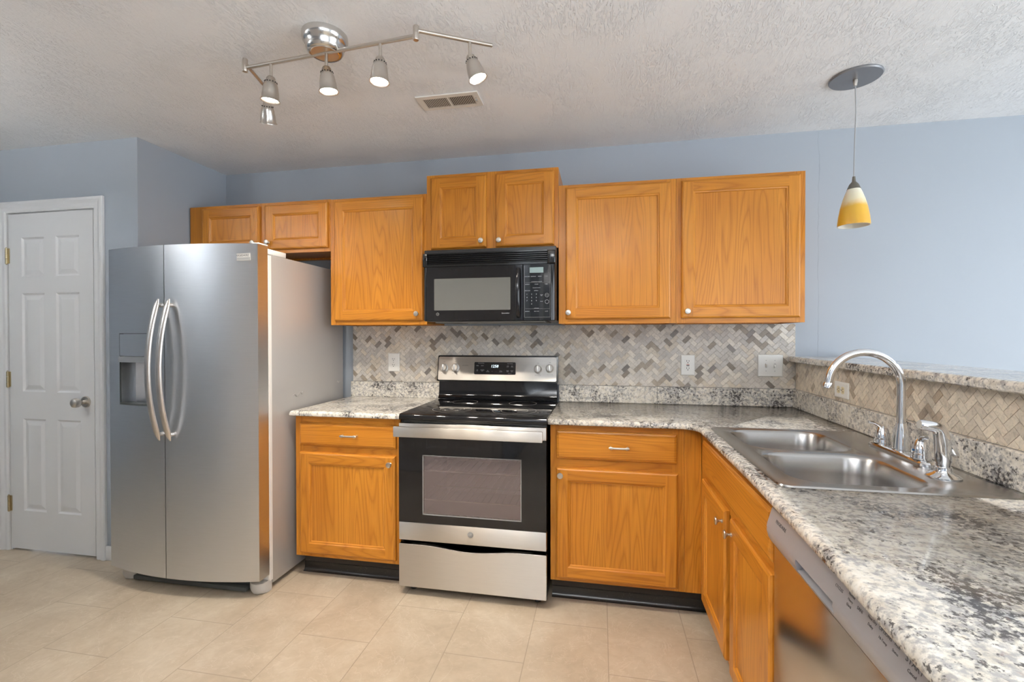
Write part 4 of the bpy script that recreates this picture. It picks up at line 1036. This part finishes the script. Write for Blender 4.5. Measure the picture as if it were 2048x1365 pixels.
for (hx, hy, s) in ((1.975, -1.015, 1), (1.966, -1.232, -1)):
    b = MB(); b.lathe([(0.026, zb), (0.026, zb + .010), (0.0245, zb + .014), (0.0250, zb + .017), (0.022, zb + .034), (0.015, zb + .054), (0.009, zb + .062), (0, zb + .064)], (hx, hy, 0), 24)
    h = b.build('handle', CHROME, fa, smooth=50)
    dy = 0.0 if s > 0 else -0.045; dx = -0.045 if s > 0 else -0.012
    b = MB(); q = [(hx, hy, zb + .050), (hx + dx * .25, hy + dy * .25, zb + .064), (hx + dx * .6, hy + dy * .6, zb + .072), (hx + dx, hy + dy, zb + .074)]
    b.tube(q, [0.011, 0.008, 0.006, 0.005], 14, 0, [0.011, 0.009, 0.0075, 0.006]); b.build('lever', CHROME, h, smooth=60)
    if s < 0: 
        b = MB(); b.lathe([(0.0035, 0), (0.0035, 0.0012), (0, 0.0012)], (hx - 0.0235, hy - .004, zb + .028), 12, Matrix.Rotation(-PI / 2, 4, 'Y')); b.build('blue_dot', mat('blue_dot', lin(40, 110, 170), 0.3), h)
sp = thing('side_sprayer', 'chrome pull-out side sprayer at the near end of the faucet', 'sprayer', (1.936, -1.376, ZS))
sx, sy = 1.936, -1.376
b = MB(); b.lathe([(0.0, ZS + .0004), (0.040, ZS + .0004), (0.040, ZS + .004), (0.034, ZS + .009), (0.024, ZS + .013), (0.020, ZS + .017), (0.0195, ZS + .030), (0.0175, ZS + .031)], (sx, sy, 0), 28); b.build('escutcheon', CHROME, sp, smooth=50)
b = MB(); b.tube([(sx, sy, ZS + .029), (sx, sy, ZS + .040), (sx, sy, ZS + .045), (sx - .001, sy, ZS + .075), (sx - .004, sy, ZS + .110), (sx - .007, sy, ZS + .126), (sx - .013, sy, ZS + .136), (sx - .024, sy, ZS + .141), (sx - .056, sy, ZS + .146), (sx - .060, sy, ZS + .1465)],
                  [0.0160, 0.0160, 0.0185, 0.0190, 0.0185, 0.0180, 0.0170, 0.0155, 0.0140, 0.0120], 20, 0, None, (0, 1, 0)); b.build('spray_head', CHROME, sp, smooth=60)
b = MB(); b.prism([(sx + .002, ZS + .137), (sx + .012, ZS + .130), (sx + .024, ZS + .105), (sx + .034, ZS + .070), (sx + .036, ZS + .060), (sx + .031, ZS + .056), (sx + .020, ZS + .064), (sx + .008, ZS + .090)], 'y', sy - .011, sy + .011, 0, 0.004); b.build('trigger', CHROME, sp, smooth=60)

# ------------------------------------------------------------------ dishwasher
dw = thing('dishwasher', 'stainless dishwasher beside the sink cabinet under the granite counter', 'dishwasher', (1.75, -1.86, 0))
Y0, Y1 = -1.5635, -2.163
b = MB(); b.box(1.470, 2.06, Y1 + .003, Y0 - .003, 0.10, 0.880); b.build('tub', GREYPL, dw, smooth=0)
b = MB(); b.box(1.437, 1.4695, Y1, Y0, 0.118, 0.768, 0, 0.002, 2); b.build('door', steel('brushed_steel_dishwasher', (0.70, 0.68, 0.66), 0.2, 0.2), dw)
GP = mat('silver_grey_panel', lin(176, 176, 180), 0.32, 0.35)
prf = [(1.4695, 0.866), (1.432, 0.866), (1.4205, 0.826), (1.4185, 0.815), (1.4695, 0.815)]
mbp = MB(); A = [(p[0], Y0, p[1]) for p in prf]; mbp.prism([(p[0], p[1]) for p in prf], 'y', Y0, Y1); pn = mbp.build('control_panel', GP, dw, smooth=30)
prf2 = [(1.4695, 0.814), (1.4195, 0.814), (1.4185, 0.806), (1.4225, 0.790), (1.430, 0.777), (1.440, 0.769), (1.4695, 0.769)]
mbp = MB(); mbp.prism(prf2, 'y', Y0, -1.745); mbp.prism(prf2, 'y', -1.915, Y1)
mbp.prism([(1.4695, 0.814), (1.455, 0.814), (1.446, 0.800), (1.432, 0.792), (1.4225, 0.790), (1.430, 0.777), (1.440, 0.769), (1.4695, 0.769)], 'y', -1.745, -1.915)
mbp.build('handle_lip', GP, dw, smooth=40)
PT = math.atan((1.432 - 1.4205) / (0.866 - 0.826))
def on_dw(y, z, d=0.0004):
    x = 1.4205 + (z - 0.826) * (1.432 - 1.4205) / 0.04
    return facing_mx(x - d, y, z) @ Matrix.Rotation(-PT, 4, 'X')
text('brand_lettering', 'FRIGIDAIRE', 0.0125, on_dw(-1.640, 0.846), INK, dw, 0.0001)
for (y, z, s, sz) in ((-1.925, .846, 'CYCLES', .008), (-1.965, .854, 'Normal', .0065), (-1.965, .845, 'Heavy', .0065), (-1.965, .836, 'Quick', .0065), (-1.995, .846, 'SANI', .008), (-2.03, .850, 'Heat Dry', .0065), (-2.03, .840, 'Delay', .0065),
                      (-2.065, .850, 'OPTIONS', .008), (-2.065, .838, 'Hi-Temp', .006), (-2.095, .850, 'Wash', .006), (-2.095, .840, 'Status', .006), (-2.135, .848, 'START', .013), (-2.135, .836, 'Cancel', .007)):
    text('key_label', s, sz, on_dw(y, z), INK, dw, 0.0001)
MB().box(1.50, 1.512, Y1 + .003, Y0 - .003, 0.004, 0.099).build('toe_kick', BLACK, dw, smooth=0)
ep = MB().box(XF, 2.068, -2.49, -2.168, 0.0005, ZC).build('end_panel', OAK, None, smooth=0); tag(ep, 'oak panel closing the peninsula beyond the dishwasher', 'cabinet panel')

# ------------------------------------------------------------------ pendant
pd = thing('pendant_lamp', 'hanging pendant lamp with amber and white glass shade over the bar', 'lamp', (2.098, -0.5656, H))
px, pyy = 2.098, -0.5656
b = MB(); b.lathe([(0, H - .0005), (0.100, H - .0005), (0.101, H - .005), (0.097, H - .010), (0.012, H - .013)], (px, pyy, 0), 40); b.build('canopy', mat('canopy_grey', lin(140, 142, 146), 0.4, 0.6), pd, smooth=40)
b = MB(); b.lathe([(0.0095, H - .0135), (0.0095, H - .022), (0.006, H - .040), (0.002, H - .041)], (px, pyy, 0), 16); b.build('cord_grip', NICKEL, pd)
b = MB(); b.tube([(px, pyy, H - .04), (px + .003, pyy, 2.30), (px - .002, pyy, 2.15), (px - .004, pyy, 2.015)], 0.0026, 8); b.build('cord', mat('clear_grey_cord', lin(168, 170, 172), 0.4), pd)
cx = px - .004
b = MB(); b.lathe([(0.0055, 2.018), (0.0075, 1.996), (0.009, 1.994), (0.018, 1.983), (0.0255, 1.964), (0.0265, 1.9625)], (cx, pyy, 0), 24); b.build('socket_cap', mat('pewter', lin(132, 128, 118), 0.45, 0.8), pd)
prof = [(0.0250, 1.962), (0.032, 1.945), (0.042, 1.915), (0.051, 1.880), (0.058, 1.840), (0.061, 1.812), (0.0615, 1.800)]
b = MB(); b.lathe(prof, (cx, pyy, 0), 40, cap=False); b.lathe([(r - .004, z) for r, z in prof], (cx, pyy, 0), 40, cap=False, mi=1)
b.lathe([(0.0615, 1.800), (0.0575, 1.800)], (cx, pyy, 0), 40, cap=False, mi=1)
b.build('glass_shade', [SHADE, SHADEIN], pd, smooth=60)
b = MB(); b.lathe([(0.012, 1.962), (0.012, 1.94), (0.022, 1.905), (0.024, 1.89), (0.018, 1.872), (0, 1.866)], (cx, pyy, 0), 20); b.build('bulb', mat('frosted_bulb', lin(240, 238, 232), 0.4), pd)

# ------------------------------------------------------------------ track light
tl = thing('track_light', 'five-head brushed nickel track light on the ceiling', 'ceiling light', (-0.0404, -1.2629, H))
cx, cy = -0.0404, -1.2629
b = MB(); b.lathe([(0, H - .0005), (0.083, H - .0005), (0.0835, H - .014), (0.081, H - .024), (0.075, H - .034), (0.0705, H - .038), (0.069, H - .052), (0.063, H - .064), (0.057, H - .069), (0.050, H - .070)], (cx, cy, 0), 48, cap=False)
b.build('canopy', mat('canopy_nickel', (0.66, 0.65, 0.63), 0.20, 1.0), tl, smooth=50)
b = MB(); b.lathe([(0.0505, H - .069), (0, H - .066)], (cx, cy, 0), 40, cap=False); b.build('canopy_underside', mat('warm_nickel', (0.62, 0.50, 0.36), 0.35, 0.8), tl)
zb = 2.386; dzb = 0.022
def dirn(a, c): return (Vector(c) - Vector(a)).normalized()
PL, PR = Vector((-0.4239, -1.2221, zb)), Vector((0.3343, -1.2814, zb))
# the rods were located on the plane z=2.401; move them along the sight lines to the rod height
def to_plane(p, z0, z1):
    p = Vector((p[0], p[1], z0)); k = (z1 - CAM.z) / (z0 - CAM.z); return CAM + (p - CAM) * k
zb = 2.392
PL, PR = to_plane((-0.4239, -1.2221), 2.4011, zb), to_plane((0.3343, -1.2814), 2.4011, zb)
PR2, PE = to_plane((0.3331, -1.2785), 2.4211, zb + .02), to_plane((0.5838, -1.1412), 2.4211, zb + .02)
mid = PL + (PR - PL) * ((cx - PL.x) / (PR.x - PL.x))
b = MB(); b.tube([(cx, cy, H - .066), (mid.x, mid.y, zb)], 0.0065, 12); b.build('stem', NICKEL, tl)
b = MB(); b.tube([PL, PR], 0.0072, 12); b.build('rod', NICKEL, tl)
J2 = PR + Vector((0, 0, .02)); L2 = (PE - PR2).length; dE = dirn(PR2, PE)
b = MB(); b.tube([J2, J2 + dE * L2], 0.0068, 12); b.build('rod', NICKEL, tl)
d3 = Vector((-0.258, 0.966, 0)); J3 = PL + Vector((0, 0, .02))
b = MB(); b.tube([J3, J3 + d3 * L2], 0.0068, 12); b.build('rod', NICKEL, tl)
for J in (PL, PR):
    b = MB(); b.lathe([(0, -.016), (0.0095, -.015), (0.0105, -.012), (0.0105, .0095), (0.0095, .0098), (0.0105, .010), (0.0105, .033), (0.009, .036), (0, .036)], J, 18); b.build('joint', NICKEL, tl)
HEAD = None
def head(base, tilt, az, lit):
    """lamp head hanging from base (a point on a rod)"""
    b = MB(); b.tube([base, base - Vector((0, 0, .052))], 0.0058, 12); b.build('drop_stem', NICKEL, tl)
    M = Matrix.Translation(base - Vector((0, 0, .054))) @ Matrix.Rotation(az, 4, 'Z') @ Matrix.Rotation(tilt, 4, 'Y')
    b = MB(); pf = [(0.0, 0.002), (0.012, 0.0), (0.0165, -.006), (0.0185, -.016), (0.0205, -.0175), (0.0265, -.036), (0.0305, -.062), (0.0325, -.086), (0.0355, -.089), (0.0358, -.092), (0.0335, -.092), (0.0315, -.089), (0.028, -.062), (0.02, -.045), (0, -.045)]
    b.lathe(pf, (0, 0, 0), 36, cap=False); bmesh.ops.transform(b.bm, matrix=M, verts=b.bm.verts)
    h = b.build('lamp_head', mat('head_nickel', (0.64, 0.61, 0.57), 0.28, 1.0) if HEADM[0] is None else HEADM[0], tl, smooth=45)
    HEADM[0] = h.data.materials[0]
    b = MB()
    for k in range(14):
        a = 2 * PI * k / 14; p = Vector((0.0226 * math.cos(a), 0.0226 * math.sin(a), -.0215)); b.lathe([(0.0022, -.0012), (0.0022, .0012)], p, 8, Matrix.Rotation(a, 4, 'Z') @ Matrix.Rotation(PI / 2, 4, 'Y'))
    bmesh.ops.transform(b.bm, matrix=M, verts=b.bm.verts); b.build('vent_holes', SLOT, h, smooth=0)
    b = MB(); b.lathe([(0.0290, -.078), (0.027, -.083), (0.015, -.0865), (0, -.0875)], (0, 0, 0), 28); bmesh.ops.transform(b.bm, matrix=M, verts=b.bm.verts); b.build('bulb', BULB, h)
    l = bpy.data.lights.new('lamp_beam', 'SPOT'); l.energy = (21.5 if tilt < 0.45 else 9); l.color = WARM; l.spot_size = 2.3; l.spot_blend = 0.95; l.shadow_soft_size = 0.028
    o = bpy.data.objects.new('lamp_beam', l); COL.objects.link(o)
    Lw = M @ Matrix.Translation((0, 0, -.097)); o.matrix_world = Lw
    o.parent = tl; o.matrix_parent_inverse = Matrix.Translation(-Vector(world_loc(tl)))
HEADM = [None]
def on_rod(A, B, x): return A + (B - A) * ((x - A.x) / (B.x - A.x))
head(on_rod(PL, PR, to_plane((-0.2974, -1.226), 2.4011, zb).x), 0.12, -0.6, True)
head(on_rod(PL, PR, to_plane((-0.0424, -1.2602), 2.4011, zb).x), -0.10, 0.9, True)
head(on_rod(PL, PR, to_plane((0.1894, -1.2561), 2.4011, zb).x), 0.04, 0.5, True)
head(J2 + dE * 0.197, -0.34, 0.2, True)
head(J3 + d3 * 0.197, 0.46, -PI / 2 + 0.55, True)

# ------------------------------------------------------------------ ceiling vent
cv = thing('ceiling_vent', 'white ceiling air vent in front of the wall cabinets', 'vent', (0.272, -0.706, H))
vx0, vx1, vy0, vy1 = 0.118, 0.424, -0.772, -0.640
b = MB()
ox0, ox1, oy0, oy1 = vx0 + .028, vx1 - .028, vy0 + .026, vy1 - .020
for (p, q, u, v) in ((vx0, vx1, vy0, oy0), (vx0, vx1, oy1, vy1), (vx0, ox0, oy0, oy1), (ox1, vx1, oy0, oy1)): b.box(p, q, u, v, H - .006, H - .0005)
b.box(0.266, 0.276, oy0, oy1, H - .006, H - .0005)
b.build('frame', mat('vent_white', lin(222, 219, 212), 0.45), cv, smooth=0)
b = MB().box(ox0, ox1, oy0, oy1, H - .0012, H - .0006); b.build('duct_opening', SLOT, cv, smooth=0)
VB = mat('vent_blade', lin(196, 188, 176), 0.5)
for half, (a, c, s) in enumerate(((ox0, 0.266, 1), (0.276, ox1, -1))):
    for k in range(14):
        x = a + (c - a) * (k + 0.5) / 14
        MB().prism([(x - s * .0032, H - .0058), (x + s * .0006, H - .0060), (x + s * .0010, H - .0048), (x - s * .0024, H - .0046)], 'y', oy0, oy1).build('blade', VB, cv, smooth=0)
b = MB()
for q in range(2): b.lathe([(0.0025, H - .0066), (0.0025, H - .006)], (ox1 + .010, -0.72 + q * .035, 0), 10)
b.box(ox1 + .004, ox1 + .012, -0.706, -0.700, H - .012, H - .006); b.build('damper_lever', GREYPL, cv, smooth=0)

for o in list(S.objects):
    if o.parent is None and 'category' in o:
        base = o.name.split('.')[0]
        gname = {'wall_cabinet': 'oak wall cabinets', 'base_cabinet': 'oak base cabinets', 'power_outlet': 'power outlets', 'countertop': 'granite countertops', 'tile_backsplash': 'herringbone backsplashes'}.get(base)
        if gname: o['group'] = gname
